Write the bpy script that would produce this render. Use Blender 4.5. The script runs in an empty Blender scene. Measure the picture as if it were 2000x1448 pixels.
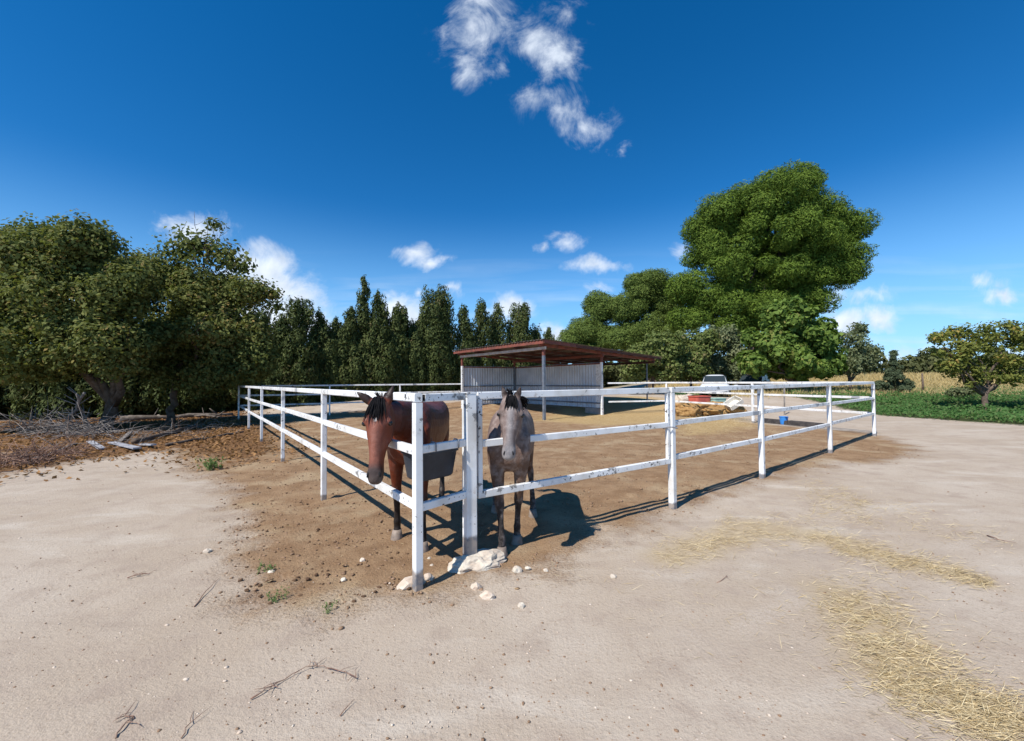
import bpy, math, random
import numpy as np
from mathutils import Vector, Matrix, noise as mnoise

sc = bpy.context.scene
col = sc.collection
rad = math.radians

# ------------------------------------------------------------------ camera, sky, sun, exposure
F_PX, PW, PH = 800.0, 2000.0, 1448.0
CAM_H, PITCH, ROLL = 1.60, 0.0265, 0.0080
fwd = Vector((0, math.cos(PITCH), math.sin(PITCH)))
up0 = Vector((0, -math.sin(PITCH), math.cos(PITCH)))
rt0 = Vector((1, 0, 0))
RT = rt0 * math.cos(ROLL) - up0 * math.sin(ROLL)
UP = up0 * math.cos(ROLL) + rt0 * math.sin(ROLL)
CAM = Vector((0, 0, CAM_H))
cam_data = bpy.data.cameras.new("camera")
cam = bpy.data.objects.new("camera", cam_data)
col.objects.link(cam)
cam.matrix_world = Matrix(((RT.x, UP.x, -fwd.x, 0), (RT.y, UP.y, -fwd.y, 0), (RT.z, UP.z, -fwd.z, CAM_H), (0, 0, 0, 1)))
cam_data.sensor_fit = 'HORIZONTAL'
cam_data.sensor_width = 36
cam_data.lens = 36 * F_PX / PW
cam_data.clip_start = 0.05
cam_data.clip_end = 2000
sc.camera = cam

SUN_EL = rad(50)
SUN_D = Vector((-0.675, -0.738, 0)).normalized()
SUN = Vector((SUN_D.x * math.cos(SUN_EL), SUN_D.y * math.cos(SUN_EL), math.sin(SUN_EL)))

sc.view_settings.view_transform = 'Standard'
sc.view_settings.look = 'None'
sc.view_settings.exposure = 0.27
sc.view_settings.gamma = 1.0
sc.view_settings.use_curve_mapping = False
sc.cycles.max_bounces = 6
sc.cycles.diffuse_bounces = 3
sc.cycles.glossy_bounces = 2
sc.cycles.transmission_bounces = 4
sc.cycles.use_denoising = True


def ray(px, py):
    d = fwd * F_PX + RT * (px - PW / 2) - UP * (py - PH / 2)
    return d


def G(px, py, z=0.0):
    """the point of the level z that the photograph shows at px, py"""
    d = ray(px, py)
    t = (z - CAM_H) / d.z
    return CAM + d * t


def AT(px, py, Y):
    d = ray(px, py)
    return CAM + d * (Y / d.y)


def sky_world():
    w = bpy.data.worlds.new("World")
    sc.world = w
    w.use_nodes = True
    nt = w.node_tree
    nt.nodes.clear()
    N, L = nt.nodes.new, nt.links.new
    out = N("ShaderNodeOutputWorld")
    bg = N("ShaderNodeBackground")
    bg.inputs[1].default_value = 0.135
    L(bg.outputs[0], out.inputs[0])
    sky = N("ShaderNodeTexSky")
    sky.sky_type = 'NISHITA'
    sky.sun_disc = False
    sky.sun_elevation = SUN_EL
    sky.sun_rotation = math.atan2(SUN.x, SUN.y)
    sky.altitude = 2300
    sky.air_density = 1.0
    sky.dust_density = 0.0
    sky.ozone_density = 4.0
    hs = N("ShaderNodeHueSaturation")
    hs.inputs['Saturation'].default_value = 1.33
    hs.inputs['Hue'].default_value = 0.499
    hs.inputs['Value'].default_value = 1.0
    L(sky.outputs[0], hs.inputs['Color'])
    gm = N("ShaderNodeGamma")
    gm.inputs[1].default_value = 1.0
    L(hs.outputs[0], gm.inputs[0])

    def mth(op, a, b=None, clamp=False):
        n = N("ShaderNodeMath")
        n.operation = op
        n.use_clamp = clamp
        for i, x in enumerate((a, b)):
            if x is None:
                continue
            if isinstance(x, (int, float)):
                n.inputs[i].default_value = x
            else:
                L(x, n.inputs[i])
        return n.outputs[0]

    def vm(op, a, b=None):
        n = N("ShaderNodeVectorMath")
        n.operation = op
        for i, x in enumerate((a, b)):
            if x is None:
                continue
            if isinstance(x, (tuple, list)):
                n.inputs[i].default_value = x
            else:
                L(x, n.inputs[i])
        return n

    tc = N("ShaderNodeTexCoord")
    sep = N("ShaderNodeSeparateXYZ")
    L(tc.outputs['Generated'], sep.inputs[0])
    yy = mth('MAXIMUM', sep.outputs[1], 0.05)
    u = mth('DIVIDE', sep.outputs[0], yy)
    v = mth('DIVIDE', sep.outputs[2], yy)
    cmb = N("ShaderNodeCombineXYZ")
    L(u, cmb.inputs[0])
    L(v, cmb.inputs[1])
    uv = cmb.outputs[0]
    n1 = N("ShaderNodeTexNoise")
    n1.inputs['Scale'].default_value = 7.0
    n1.inputs['Detail'].default_value = 6.0
    n1.inputs['Roughness'].default_value = 0.68
    n1.inputs['Distortion'].default_value = 0.6
    L(uv, n1.inputs['Vector'])
    n2 = N("ShaderNodeTexNoise")
    n2.inputs['Scale'].default_value = 22.0
    n2.inputs['Detail'].default_value = 3.0
    L(uv, n2.inputs['Vector'])
    # warp
    wsub = vm('SUBTRACT', n2.outputs['Color'], (0.5, 0.5, 0.5))
    wsc = vm('MULTIPLY', wsub.outputs[0], (0.07, 0.05, 0.0))
    uvw = vm('ADD', uv, wsc.outputs[0]).outputs[0]
    # cloud puffs: where they stand in the sky (px, py, half width, half height, density)
    puffs = [(955, 72, 88, 80, .62), (1035, 85, 90, 58, .62), (1090, 112, 58, 58, .66), (935, 10, 80, 56, .55),
             (915, 130, 35, 50, .55), (975, 130, 40, 40, .6), (1110, 25, 60, 30, .35), (1150, 40, 25, 30, .3),
             (1070, 190, 70, 42, .58), (1108, 215, 60, 40, .6), (1145, 246, 60, 42, .6), (1217, 295, 24, 18, .5),
             (812, 497, 46, 26, 1.0), (843, 512, 42, 20, .95), (380, 455, 80, 42, .95), (335, 445, 50, 20, .7),
             (500, 530, 90, 60, 1.1), (555, 570, 80, 50, 1.1), (540, 625, 110, 60, 1.2), (620, 640, 80, 40, 1.0),
             (780, 612, 75, 40, 1.0), (880, 566, 34, 20, .7), (818, 572, 20, 13, .75), (1000, 602, 55, 32, 1.0),
             (1110, 470, 38, 22, .7), (1055, 483, 18, 16, .7), (1085, 462, 36, 14, .5), (1160, 520, 66, 18, .8),
             (1165, 562, 40, 16, .55), (1085, 660, 50, 36, 1.0), (1650, 630, 55, 34, .95), (1720, 620, 50, 28, .95),
             (1690, 575, 110, 22, .45), (1920, 552, 40, 18, .45), (1955, 580, 36, 22, .6), (1820, 690, 90, 26, .55),
             (1330, 492, 30, 14, .4), (1740, 700, 90, 30, .55), (120, 600, 120, 30, .6), (60, 720, 100, 24, .8),
             (1990, 700, 90, 24, .6), (-300, 500, 160, 50, 1.0), (2350, 560, 140, 50, 1.0), (2700, 380, 200, 90, .9), (-800, 330, 260, 120, .9)]
    field = None
    for (px, py, a, b, s) in puffs:
        d = ray(px, py)
        u0, v0 = d.x / d.y, d.z / d.y
        e = vm('SUBTRACT', uvw, (u0, v0, 0))
        e = vm('MULTIPLY', e.outputs[0], (F_PX / (a * 1.22), F_PX / (b * 1.22), 0))
        ln = vm('LENGTH', e.outputs[0]).outputs['Value']
        m = mth('SUBTRACT', 1.0, ln)
        m = mth('MULTIPLY', m, s)
        field = m if field is None else mth('MAXIMUM', field, m)
    nz = mth('SUBTRACT', n1.outputs['Fac'], 0.5)
    nz = mth('MULTIPLY', nz, 1.8)
    dens = mth('ADD', field, nz)
    mr = N("ShaderNodeMapRange")
    mr.interpolation_type = 'SMOOTHSTEP'
    mr.inputs['From Min'].default_value = 0.05
    mr.inputs['From Max'].default_value = 0.95
    mr.inputs['To Max'].default_value = 0.96
    L(dens, mr.inputs['Value'])
    gate = N("ShaderNodeMapRange")
    gate.interpolation_type = 'SMOOTHSTEP'
    gate.inputs['From Min'].default_value = -0.22
    gate.inputs['From Max'].default_value = 0.2
    L(field, gate.inputs['Value'])
    al = mth('MULTIPLY', mr.outputs[0], gate.outputs[0])
    front = mth('GREATER_THAN', sep.outputs[1], 0.06)
    al = mth('MULTIPLY', al, front)
    # thin high streaks near the horizon
    mp = N("ShaderNodeMapping")
    mp.inputs['Scale'].default_value = (2.2, 22.0, 1.0)
    mp.inputs['Rotation'].default_value = (0, 0, rad(-4))
    L(uv, mp.inputs[0])
    n3 = N("ShaderNodeTexNoise")
    n3.inputs['Scale'].default_value = 1.3
    n3.inputs['Detail'].default_value = 3.0
    n3.inputs['Distortion'].default_value = 0.5
    L(mp.outputs[0], n3.inputs['Vector'])
    st = N("ShaderNodeMapRange")
    st.inputs['From Min'].default_value = 0.48
    st.inputs['From Max'].default_value = 0.78
    st.inputs['To Max'].default_value = 0.42
    L(n3.outputs['Fac'], st.inputs['Value'])
    lo = N("ShaderNodeMapRange")
    lo.inputs['From Min'].default_value = 0.33
    lo.inputs['From Max'].default_value = 0.12
    L(v, lo.inputs['Value'])
    sa = mth('MULTIPLY', st.outputs[0], lo.outputs[0])
    sa = mth('MULTIPLY', sa, front)
    al = mth('MAXIMUM', al, sa)
    # pale haze low over the horizon, all the way round
    hz = N("ShaderNodeMapRange")
    hz.interpolation_type = 'SMOOTHSTEP'
    hz.inputs['From Min'].default_value = 0.40
    hz.inputs['From Max'].default_value = -0.02
    hz.inputs['To Max'].default_value = 0.78
    L(sep.outputs[2], hz.inputs['Value'])
    hzm = N("ShaderNodeMix")
    hzm.data_type = 'RGBA'
    hzm.inputs['B'].default_value = (2.3, 4.7, 7.3, 1)
    L(hz.outputs[0], hzm.inputs['Factor'])
    L(gm.outputs[0], hzm.inputs['A'])
    # white tops, a little grey within
    cr = N("ShaderNodeMapRange")
    cr.inputs['From Min'].default_value = 0.3
    cr.inputs['From Max'].default_value = 0.75
    L(n2.outputs['Fac'], cr.inputs['Value'])
    cc = N("ShaderNodeMix")
    cc.data_type = 'RGBA'
    cc.inputs['A'].default_value = (4.3, 4.9, 5.8, 1)
    cc.inputs['B'].default_value = (6.2, 6.7, 7.4, 1)
    L(cr.outputs[0], cc.inputs['Factor'])
    mx = N("ShaderNodeMix")
    mx.data_type = 'RGBA'
    L(al, mx.inputs['Factor'])
    L(hzm.outputs['Result'], mx.inputs['A'])
    L(cc.outputs['Result'], mx.inputs['B'])
    L(mx.outputs['Result'], bg.inputs[0])
    w.cycles.sampling_method = 'MANUAL'
    w.cycles.sample_map_resolution = 256


sky_world()

sun_data = bpy.data.lights.new("sun", 'SUN')
sun_data.energy = 5.0
sun_data.angle = rad(0.53)
sun_data.color = (1.0, 0.955, 0.89)
sun = bpy.data.objects.new("sun", sun_data)
col.objects.link(sun)
sun.rotation_euler = (-SUN).to_track_quat('-Z', 'Y').to_euler()
sun.location = (-20, -15, 30)

# ------------------------------------------------------------------ mesh helpers


def mesh_np(name, V, F):
    """V (n,3); F list of int arrays (m,k)"""
    V = np.asarray(V, dtype=np.float32)
    me = bpy.data.meshes.new(name)
    me.vertices.add(len(V))
    me.vertices.foreach_set('co', V.ravel())
    if not isinstance(F, list):
        F = [F]
    F = [np.asarray(f, dtype=np.int32) for f in F if len(f)]
    nl = sum(f.size for f in F)
    me.loops.add(nl)
    me.loops.foreach_set('vertex_index', np.concatenate([f.ravel() for f in F]))
    tot = np.concatenate([np.full(len(f), f.shape[1], dtype=np.int32) for f in F])
    st = np.concatenate([[0], np.cumsum(tot)[:-1]]).astype(np.int32)
    me.polygons.add(len(tot))
    me.polygons.foreach_set('loop_start', st)
    me.polygons.foreach_set('loop_total', tot)
    me.update(calc_edges=True)
    return me


def set_attr(me, name, vals, kind='FLOAT'):
    a = me.attributes.new(name, kind, 'POINT')
    if kind == 'FLOAT':
        a.data.foreach_set('value', np.asarray(vals, dtype=np.float32))
    else:
        c = np.ones((len(vals), 4), dtype=np.float32)
        c[:, :3] = vals
        a.data.foreach_set('color', c.ravel())


def link(me, name, m, parent=None, smooth=False, loc=None):
    if isinstance(m, (list, tuple)):
        for x in m:
            me.materials.append(x)
    elif m is not None and not me.materials:
        me.materials.append(m)
    if smooth:
        me.polygons.foreach_set('use_smooth', np.ones(len(me.polygons), dtype=bool))
    o = bpy.data.objects.new(name, me)
    col.objects.link(o)
    if parent is not None:
        o.parent = parent
    if loc is not None:
        o.location = loc
    return o


class MB:
    def __init__(self):
        self.v, self.f = [], []

    def add(self, V, F):
        b = len(self.v)
        self.v += [tuple(p) for p in V]
        self.f += [tuple(i + b for i in q) for q in F]
        return self

    def bar(self, p, q, w, h, ch=0.12, upv=(0, 0, 1), ends=True):
        """a straight bar with chamfered edges from p to q, w across and h along upv"""
        p, q = Vector(p), Vector(q)
        t = (q - p).normalized()
        up = Vector(upv)
        if abs(t.dot(up)) > 0.95:
            up = Vector((1, 0, 0))
        s = t.cross(up).normalized()
        n = s.cross(t).normalized()
        c = min(w, h) * ch
        a, b = w / 2, h / 2
        prof = [(a, b - c), (a - c, b), (-a + c, b), (-a, b - c), (-a, -b + c), (-a + c, -b), (a - c, -b), (a, -b + c)]
        V = [p + s * x + n * y for x, y in prof] + [q + s * x + n * y for x, y in prof]
        F = [(i, i + 8, (i + 1) % 8 + 8, (i + 1) % 8) for i in range(8)]
        if ends:
            F += [tuple(range(8)), tuple(range(15, 7, -1))]
        return self.add(V, F)

    def post(self, p, h, w, d, ax, ch=0.12):
        """an upright post; ax is the horizontal direction of its d side"""
        p = Vector(p)
        return self.bar(p, p + Vector((0, 0, h)), w, d, ch, upv=ax) if True else None

    def box(self, c, sx, sy, sz, ax=(1, 0, 0), bevel=0.0):
        c = Vector(c)
        ax = Vector(ax).normalized()
        ay = Vector((0, 0, 1)).cross(ax).normalized()
        az = ax.cross(ay)
        k = bevel
        if k <= 0:
            V = [c + ax * (sx / 2 * i) + ay * (sy / 2 * j) + az * (sz / 2 * l) for l in (-1, 1) for i, j in ((-1, -1), (1, -1), (1, 1), (-1, 1))]
            F = [(3, 2, 1, 0), (4, 5, 6, 7), (0, 1, 5, 4), (1, 2, 6, 5), (2, 3, 7, 6), (3, 0, 4, 7)]
            return self.add(V, F)
        return self.loft([(c + az * z, ax, ay, sx / 2 - i, sy / 2 - i, 6) for z, i in
                          ((-sz / 2, k), (-sz / 2 + k, 0), (sz / 2 - k, 0), (sz / 2, k))], 20)

    def loft(self, rings, n=16, cap=True):
        """rings: (centre, side axis, up axis, half width, half height, exponent)"""
        b0 = len(self.v)
        for (c, s, u, a, b, e) in rings:
            c, s, u = Vector(c), Vector(s), Vector(u)
            for i in range(n):
                th = 2 * math.pi * (i + .5) / n
                cs, sn = math.cos(th), math.sin(th)
                x = math.copysign(abs(cs) ** (2.0 / e), cs)
                y = math.copysign(abs(sn) ** (2.0 / e), sn)
                self.v.append(tuple(c + s * (a * x) + u * (b * y)))
        m = len(rings)
        for k in range(m - 1):
            for i in range(n):
                j = (i + 1) % n
                self.f.append((b0 + k * n + i, b0 + k * n + j, b0 + (k + 1) * n + j, b0 + (k + 1) * n + i))
        if cap:
            self.f.append(tuple(b0 + i for i in reversed(range(n))))
            self.f.append(tuple(b0 + (m - 1) * n + i for i in range(n)))
        return self

    def tube(self, pts, radii, n=7, cap=True):
        pts = [Vector(p) for p in pts]
        rings = []
        s = None
        for i, p in enumerate(pts):
            t = (pts[min(i + 1, len(pts) - 1)] - pts[max(i - 1, 0)])
            t = t.normalized() if t.length > 1e-9 else Vector((0, 0, 1))
            if s is None:
                ref = Vector((0, 0, 1)) if abs(t.z) < .9 else Vector((1, 0, 0))
                s = t.cross(ref).normalized()
            else:
                s = (s - t * s.dot(t))
                s = s.normalized() if s.length > 1e-6 else t.orthogonal().normalized()
            u = t.cross(s)
            r = radii[i] if hasattr(radii, '__len__') else radii
            rings.append((p, s, u, r, r, 2))
        return self.loft(rings, n, cap)

    def mesh(self, name):
        me = bpy.data.meshes.new(name)
        me.from_pydata([tuple(p) for p in self.v], [], self.f)
        me.update()
        return me

    def build(self, name, m, parent=None, smooth=False, loc=None):
        if loc is not None:
            l = Vector(loc)
            self.v = [tuple(Vector(p) - l) for p in self.v]
        me = self.mesh(name)
        return link(me, name, m, parent, smooth, loc if parent is None else None)


def thing(name, label, cat, loc=(0, 0, 0), rotz=0.0, group=None):
    o = bpy.data.objects.new(name, None)
    o.empty_display_size = 0.1
    col.objects.link(o)
    o.location = loc
    o.rotation_euler = (0, 0, rotz)
    tag(o, label, cat, group)
    return o


def tag(o, label=None, cat=None, group=None, kind=None):
    if label:
        o['label'] = label
    if cat:
        o['category'] = cat
    if group:
        o['group'] = group
    if kind:
        o['kind'] = kind
    return o


class Rel(MB):
    """a mesh builder whose points are given in the world but stored relative to its thing"""

    def __init__(self, root):
        super().__init__()
        self.root = root

    def build(self, name, m, smooth=False, parent=None):
        M = Matrix.Translation(self.root.location) @ Matrix.Rotation(self.root.rotation_euler[2], 4, 'Z')
        Mi = M.inverted()
        self.v = [tuple(Mi @ Vector(p)) for p in self.v]
        return link(self.mesh(name), name, m, parent or self.root, smooth)


# ------------------------------------------------------------------ materials


class NT:
    def __init__(self, name):
        self.m = bpy.data.materials.new(name)
        self.m.use_nodes = True
        self.t = self.m.node_tree
        self.t.nodes.clear()
        self.out = self.n('ShaderNodeOutputMaterial')
        self.b = self.n('ShaderNodeBsdfPrincipled')
        self.l(self.b.outputs[0], self.out.inputs[0])

    def n(self, k):
        return self.t.nodes.new(k)

    def l(self, a, b):
        self.t.links.new(a, b)

    def noise(self, scale, detail=4, rough=.55, dist=0, vec=None, obj=False):
        x = self.n('ShaderNodeTexNoise')
        x.inputs['Scale'].default_value = scale
        x.inputs['Detail'].default_value = detail
        x.inputs['Roughness'].default_value = rough
        x.inputs['Distortion'].default_value = dist
        if vec is None:
            g = self.n('ShaderNodeTexCoord' if obj else 'ShaderNodeNewGeometry')
            vec = g.outputs['Object' if obj else 'Position']
        self.l(vec, x.inputs['Vector'])
        return x.outputs['Fac']

    def ramp(self, fac, a, b, c0=(0, 0, 0), c1=(1, 1, 1)):
        r = self.n('ShaderNodeMapRange')
        r.interpolation_type = 'SMOOTHSTEP'
        r.inputs['From Min'].default_value = a
        r.inputs['From Max'].default_value = b
        self.l(fac, r.inputs['Value'])
        return r.outputs[0]

    def mix(self, fac, a, b, blend='MIX'):
        x = self.n('ShaderNodeMix')
        x.data_type = 'RGBA'
        x.blend_type = blend
        for key, val in (('Factor', fac), ('A', a), ('B', b)):
            s = x.inputs[key] if key != 'Factor' else x.inputs['Factor']
            if isinstance(val, (int, float)):
                s.default_value = val
            elif isinstance(val, (tuple, list)):
                s.default_value = (*val[:3], 1)
            else:
                self.l(val, s)
        return x.outputs['Result']

    def math(self, op, a, b=None, clamp=False):
        x = self.n('ShaderNodeMath')
        x.operation = op
        x.use_clamp = clamp
        for i, val in enumerate((a, b)):
            if val is None:
                continue
            if isinstance(val, (int, float)):
                x.inputs[i].default_value = val
            else:
                self.l(val, x.inputs[i])
        return x.outputs[0]

    def attr(self, name, what='Fac'):
        a = self.n('ShaderNodeAttribute')
        a.attribute_name = name
        return a.outputs[what]

    def pos(self):
        g = self.n('ShaderNodeNewGeometry')
        s = self.n('ShaderNodeSeparateXYZ')
        self.l(g.outputs['Position'], s.inputs[0])
        return s.outputs

    def rnd(self):
        o = self.n('ShaderNodeObjectInfo')
        return o.outputs['Random']

    def bump(self, h, strength=.3, dist=.02):
        x = self.n('ShaderNodeBump')
        x.inputs['Strength'].default_value = strength
        x.inputs['Distance'].default_value = dist
        self.l(h, x.inputs['Height'])
        self.l(x.outputs[0], self.b.inputs['Normal'])

    def done(self, colour, rough=.8, spec=.3, metal=0.0):
        if isinstance(colour, (tuple, list)):
            self.b.inputs['Base Color'].default_value = (*colour[:3], 1)
        else:
            self.l(colour, self.b.inputs['Base Color'])
        if isinstance(rough, (int, float)):
            self.b.inputs['Roughness'].default_value = rough
        else:
            self.l(rough, self.b.inputs['Roughness'])
        self.b.inputs['Specular IOR Level'].default_value = spec
        self.b.inputs['Metallic'].default_value = metal
        return self.m


def m_simple(name, c1, c2=None, scale=6, rough=.8, spec=.25, metal=0, bump=0, bscale=40, lo=.35, hi=.65):
    n = NT(name)
    c = c1
    if c2:
        c = n.mix(n.ramp(n.noise(scale, 5), lo, hi), c1, c2)
    if bump:
        n.bump(n.noise(bscale, 4), bump, .01)
    return n.done(c, rough, spec, metal)


def m_leaf(name, c1, c2, c3=None, trans=.28, rough=.72, spec=.12):
    n = NT(name)
    t = n.attr('tint')
    c = n.mix(n.ramp(t, 0.0, .8), c1, c2)
    if c3:
        c = n.mix(n.ramp(t, .82, .9), c, c3)
    c = n.mix(n.ramp(n.noise(.9, 3), .35, .7), c, n.mix(.5, c, c1))
    n.done(c, rough, spec)
    tr = n.n('ShaderNodeBsdfTranslucent')
    n.l(n.mix(.5, c, (c2[0] * 1.3, c2[1] * 1.5, c2[2] * .6)), tr.inputs[0])
    ms = n.n('ShaderNodeMixShader')
    ms.inputs[0].default_value = trans
    n.l(n.b.outputs[0], ms.inputs[1])
    n.l(tr.outputs[0], ms.inputs[2])
    n.l(ms.outputs[0], n.out.inputs[0])
    return n.m


def m_paint(name, base=(.80, .80, .79), chips=.60, dirt=.5, foot=None):
    """white gloss paint on steel: chipped to dark metal, grey primer patches, dusty foot"""
    n = NT(name)
    c = n.mix(n.ramp(n.noise(3.0, 4), .42, .72), base, (.62, .595, .55))
    prim = n.ramp(n.noise(1.35, 2, .5), .665, .68)
    c = n.mix(prim, c, (.33, .34, .36))
    chip = n.ramp(n.noise(26, 3, .6), chips, chips + .03)
    cl = n.ramp(n.noise(2.6, 2), .48, .58)
    chip = n.math('MULTIPLY', chip, cl)
    c = n.mix(chip, c, (.075, .07, .068))
    peel = n.math('MULTIPLY', n.ramp(n.noise(12, 5, .65), .575, .605), n.ramp(n.noise(1.7, 2), .51, .58))
    c = n.mix(n.math('MULTIPLY', peel, .85), c, (.16, .155, .15))
    rust = n.ramp(n.noise(7, 4), .66, .74)
    c = n.mix(n.math('MULTIPLY', rust, .35), c, (.30, .17, .09))
    if foot:
        z = n.pos()[2]
        zz = n.math('ADD', z, n.math('MULTIPLY', n.math('SUBTRACT', n.noise(14, 3), .5), .07))
        c = n.mix(n.ramp(zz, foot + .02, foot - .02), c, n.mix(n.ramp(n.noise(18, 4), .4, .6), (.19, .19, .20), (.34, .29, .25)))
    n.bump(n.noise(30, 4), .12, .004)
    return n.done(c, .42, .4)


M = {}
M['paint'] = m_paint('white_paint', foot=None)
M['paint_post'] = m_paint('white_post_paint', foot=.075, chips=.66)
M['paint_corner'] = m_paint('white_corner_post_paint', foot=.15, chips=.68)
M['paint_gatepost'] = m_paint('white_gate_post_paint', foot=.255, chips=.70)
M['hole_shade'] = m_simple('hole_shade', (.012, .012, .012))  # shade of a hollow put into the colour
M['steel'] = m_simple('galvanised_steel', (.22, .25, .29), (.15, .17, .20), 8, .5, .5, .4)
M['red_iron'] = m_simple('red_oxide_iron', (.235, .078, .055), (.15, .06, .048), 5, .75, .2, 0, .2)
M['brown_iron'] = m_simple('rusty_brown_sheet_edge', (.115, .045, .035), (.07, .04, .035), 4, .8, .2)
M['pale_beam'] = m_simple('pale_painted_beam', (.62, .56, .50), (.50, .42, .36), 3, .7, .2)
M['roof_sheet'] = m_simple('weathered_roof_sheet', (.22, .19, .16), (.12, .10, .09), 2.5, .7, .3, .2)
M['wall_sheet'] = m_simple('galvanised_wall_sheet', (.58, .62, .67), (.48, .52, .57), 1.6, .5, .4, .1)
M['concrete'] = m_simple('old_concrete', (.46, .36, .30), (.36, .29, .25), 6, .9, .1, 0, .3)
M['limestone'] = m_simple('pale_limestone', (.62, .56, .46), (.48, .40, .32), 9, .9, .1, 0, .6, 30)
M['limestone_b'] = m_simple('buff_stone', (.55, .43, .33), (.64, .55, .45), 14, .9, .1, 0, .6, 40)
M['bark'] = m_simple('grey_brown_bark', (.095, .068, .050), (.17, .13, .10), 7, .95, .1, 0, .8, 18)
M['dead_wood'] = m_simple('weathered_dead_wood', (.30, .27, .245), (.18, .155, .135), 6, .95, .1, 0, .5, 26)
M['old_wood'] = m_simple('dark_old_wood', (.20, .17, .145), (.11, .09, .075), 6, .95, .1, 0, .5, 26)  # darker, bark-like tone of the dead wood
M['grey_board'] = m_simple('silvered_board', (.40, .40, .41), (.26, .26, .28), 5, .9, .1, 0, .4, 30)
M['twig'] = m_simple('dry_brown_twig', (.21, .115, .085), (.31, .215, .16), 20, .95, .1)
M['rubber'] = m_simple('black_rubber_tub', (.017, .021, .029), (.030, .038, .052), 5, .45, .4, 0, .1, 60)
M['blue_plastic'] = m_simple('blue_plastic', (.035, .22, .62), (.05, .27, .68), 5, .45, .4)
M['red_plastic'] = m_simple('faded_red_plastic', (.62, .14, .10), (.52, .11, .08), 6, .5, .4)
M['green_plastic'] = m_simple('pale_green_plastic', (.36, .55, .46), (.30, .46, .39), 6, .5, .4)
M['sack'] = m_simple('woven_sack', (.60, .52, .42), (.48, .40, .32), 12, .9, .1)
M['white_board'] = m_simple('chalky_white_board', (.76, .73, .66), (.62, .58, .50), 6, .8, .2)
M['straw_heap'] = m_simple('straw_bale', (.42, .26, .105), (.27, .15, .06), 9, .95, .1, 0, 1.0, 24)
M['dung'] = m_simple('dark_dung', (.085, .05, .032), (.14, .085, .05), 14, .95, .1)
M['clod'] = m_simple('soil_clod', (.30, .195, .125), (.22, .14, .088), 5, .95, .08, 0, .5, 60)
M['white_timber'] = m_simple('pale_green_paint', (.62, .68, .60), (.5, .55, .5), 5, .8, .2)
M['dark_timber'] = m_simple('near_black_timber', (.05, .045, .045), (.085, .075, .07), 6, .9, .1)  # plain near-black timber tones


def m_straw():
    n = NT('straw_stalk')
    t = n.attr('tint')
    c = n.mix(n.ramp(t, 0, 1), (.40, .285, .13), (.66, .545, .33))
    return n.done(c, .6, .3)


M['straw'] = m_straw()
M['litter'] = m_leaf('dry_leaf', (.20, .105, .045), (.36, .20, .085), (.12, .065, .035), .1, .8, .1)
M['fig_leaf'] = m_leaf('fig_leaf', (.078, .100, .028), (.190, .200, .058), (.290, .205, .070), .26)
M['walnut_leaf'] = m_leaf('walnut_leaf', (0.075, 0.131, 0.027), (0.188, 0.263, 0.056), (0.275, 0.263, 0.075), .3)
M['grey_leaf'] = m_leaf('grey_green_leaf', (0.115, 0.144, 0.069), (0.218, 0.241, 0.127), (0.265, 0.241, 0.127), .25)
M['olive_leaf'] = m_leaf('olive_bush_leaf', (0.090, 0.128, 0.036), (0.188, 0.217, 0.068), (0.240, 0.195, 0.090), .25)
M['fruit_leaf'] = m_leaf('autumn_fruit_leaf', (0.111, 0.137, 0.033), (0.234, 0.240, 0.058), (0.364, 0.247, 0.072), .3)
M['pine'] = m_leaf('pine_needles', (.058, .098, .014), (.148, .212, .030), None, .16)
M['pine_b'] = m_leaf('far_pine_needles', (.068, .105, .022), (.155, .205, .046), None, .16)
M['cypress'] = m_leaf('cypress_spray', (.042, .062, .020), (.110, .130, .040), (.135, .110, .050), .12)
M['juniper_leaf'] = m_leaf('juniper_leaf', (.060, .085, .045), (.115, .145, .080), None, .15)
M['weed'] = m_leaf('green_weed', (.046, .112, .028), (.100, .190, .055), (.145, .180, .070), .28)
M['far_leaf'] = m_leaf('far_leaf', (.075, .085, .035), (.13, .14, .055), (.17, .15, .075), .2)
M['dry_grass'] = m_leaf('dry_grass', (.42, .31, .14), (.60, .48, .25), None, .25, .8, .1)
M['hair_black'] = m_simple('black_hair', (.007, .007, .008), (.011, .010, .011), 40, .7, .06)
M['hoof'] = m_simple('pale_horn', (.30, .235, .19), (.19, .15, .12), 18, .6, .3)
M['eye'] = m_simple('dark_eye', (.008, .006, .005), rough=.12, spec=.6)
M['nostril'] = m_simple('nostril', (.012, .010, .010), rough=.7)

# ------------------------------------------------------------------ ground


def sstep(a, b, x):
    t = np.clip((x - a) / (b - a), 0, 1)
    return t * t * (3 - 2 * t)


def zg(x, y):
    """height of the land: level in the paddock, a low rise beyond it"""
    r = 0.55 * sstep(18.5, 27.0, np.asarray(y, dtype=float) + 0.12 * np.clip(np.asarray(x, dtype=float), -20, 12))
    r = r + 1.5 * sstep(60, 160, np.asarray(y, dtype=float))
    r = r + 1.25 * sstep(26, 40, np.asarray(y, dtype=float)) * sstep(11, 22, np.asarray(x, dtype=float))
    return r


def on(px, py, lift=0.0):
    """ground point seen at px, py (walks out until the ray meets the land)"""
    z = 0.0
    for _ in range(12):
        p = G(px, py, z)
        z = float(zg(p.x, p.y))
    return Vector((p.x, p.y, z + lift))


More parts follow.
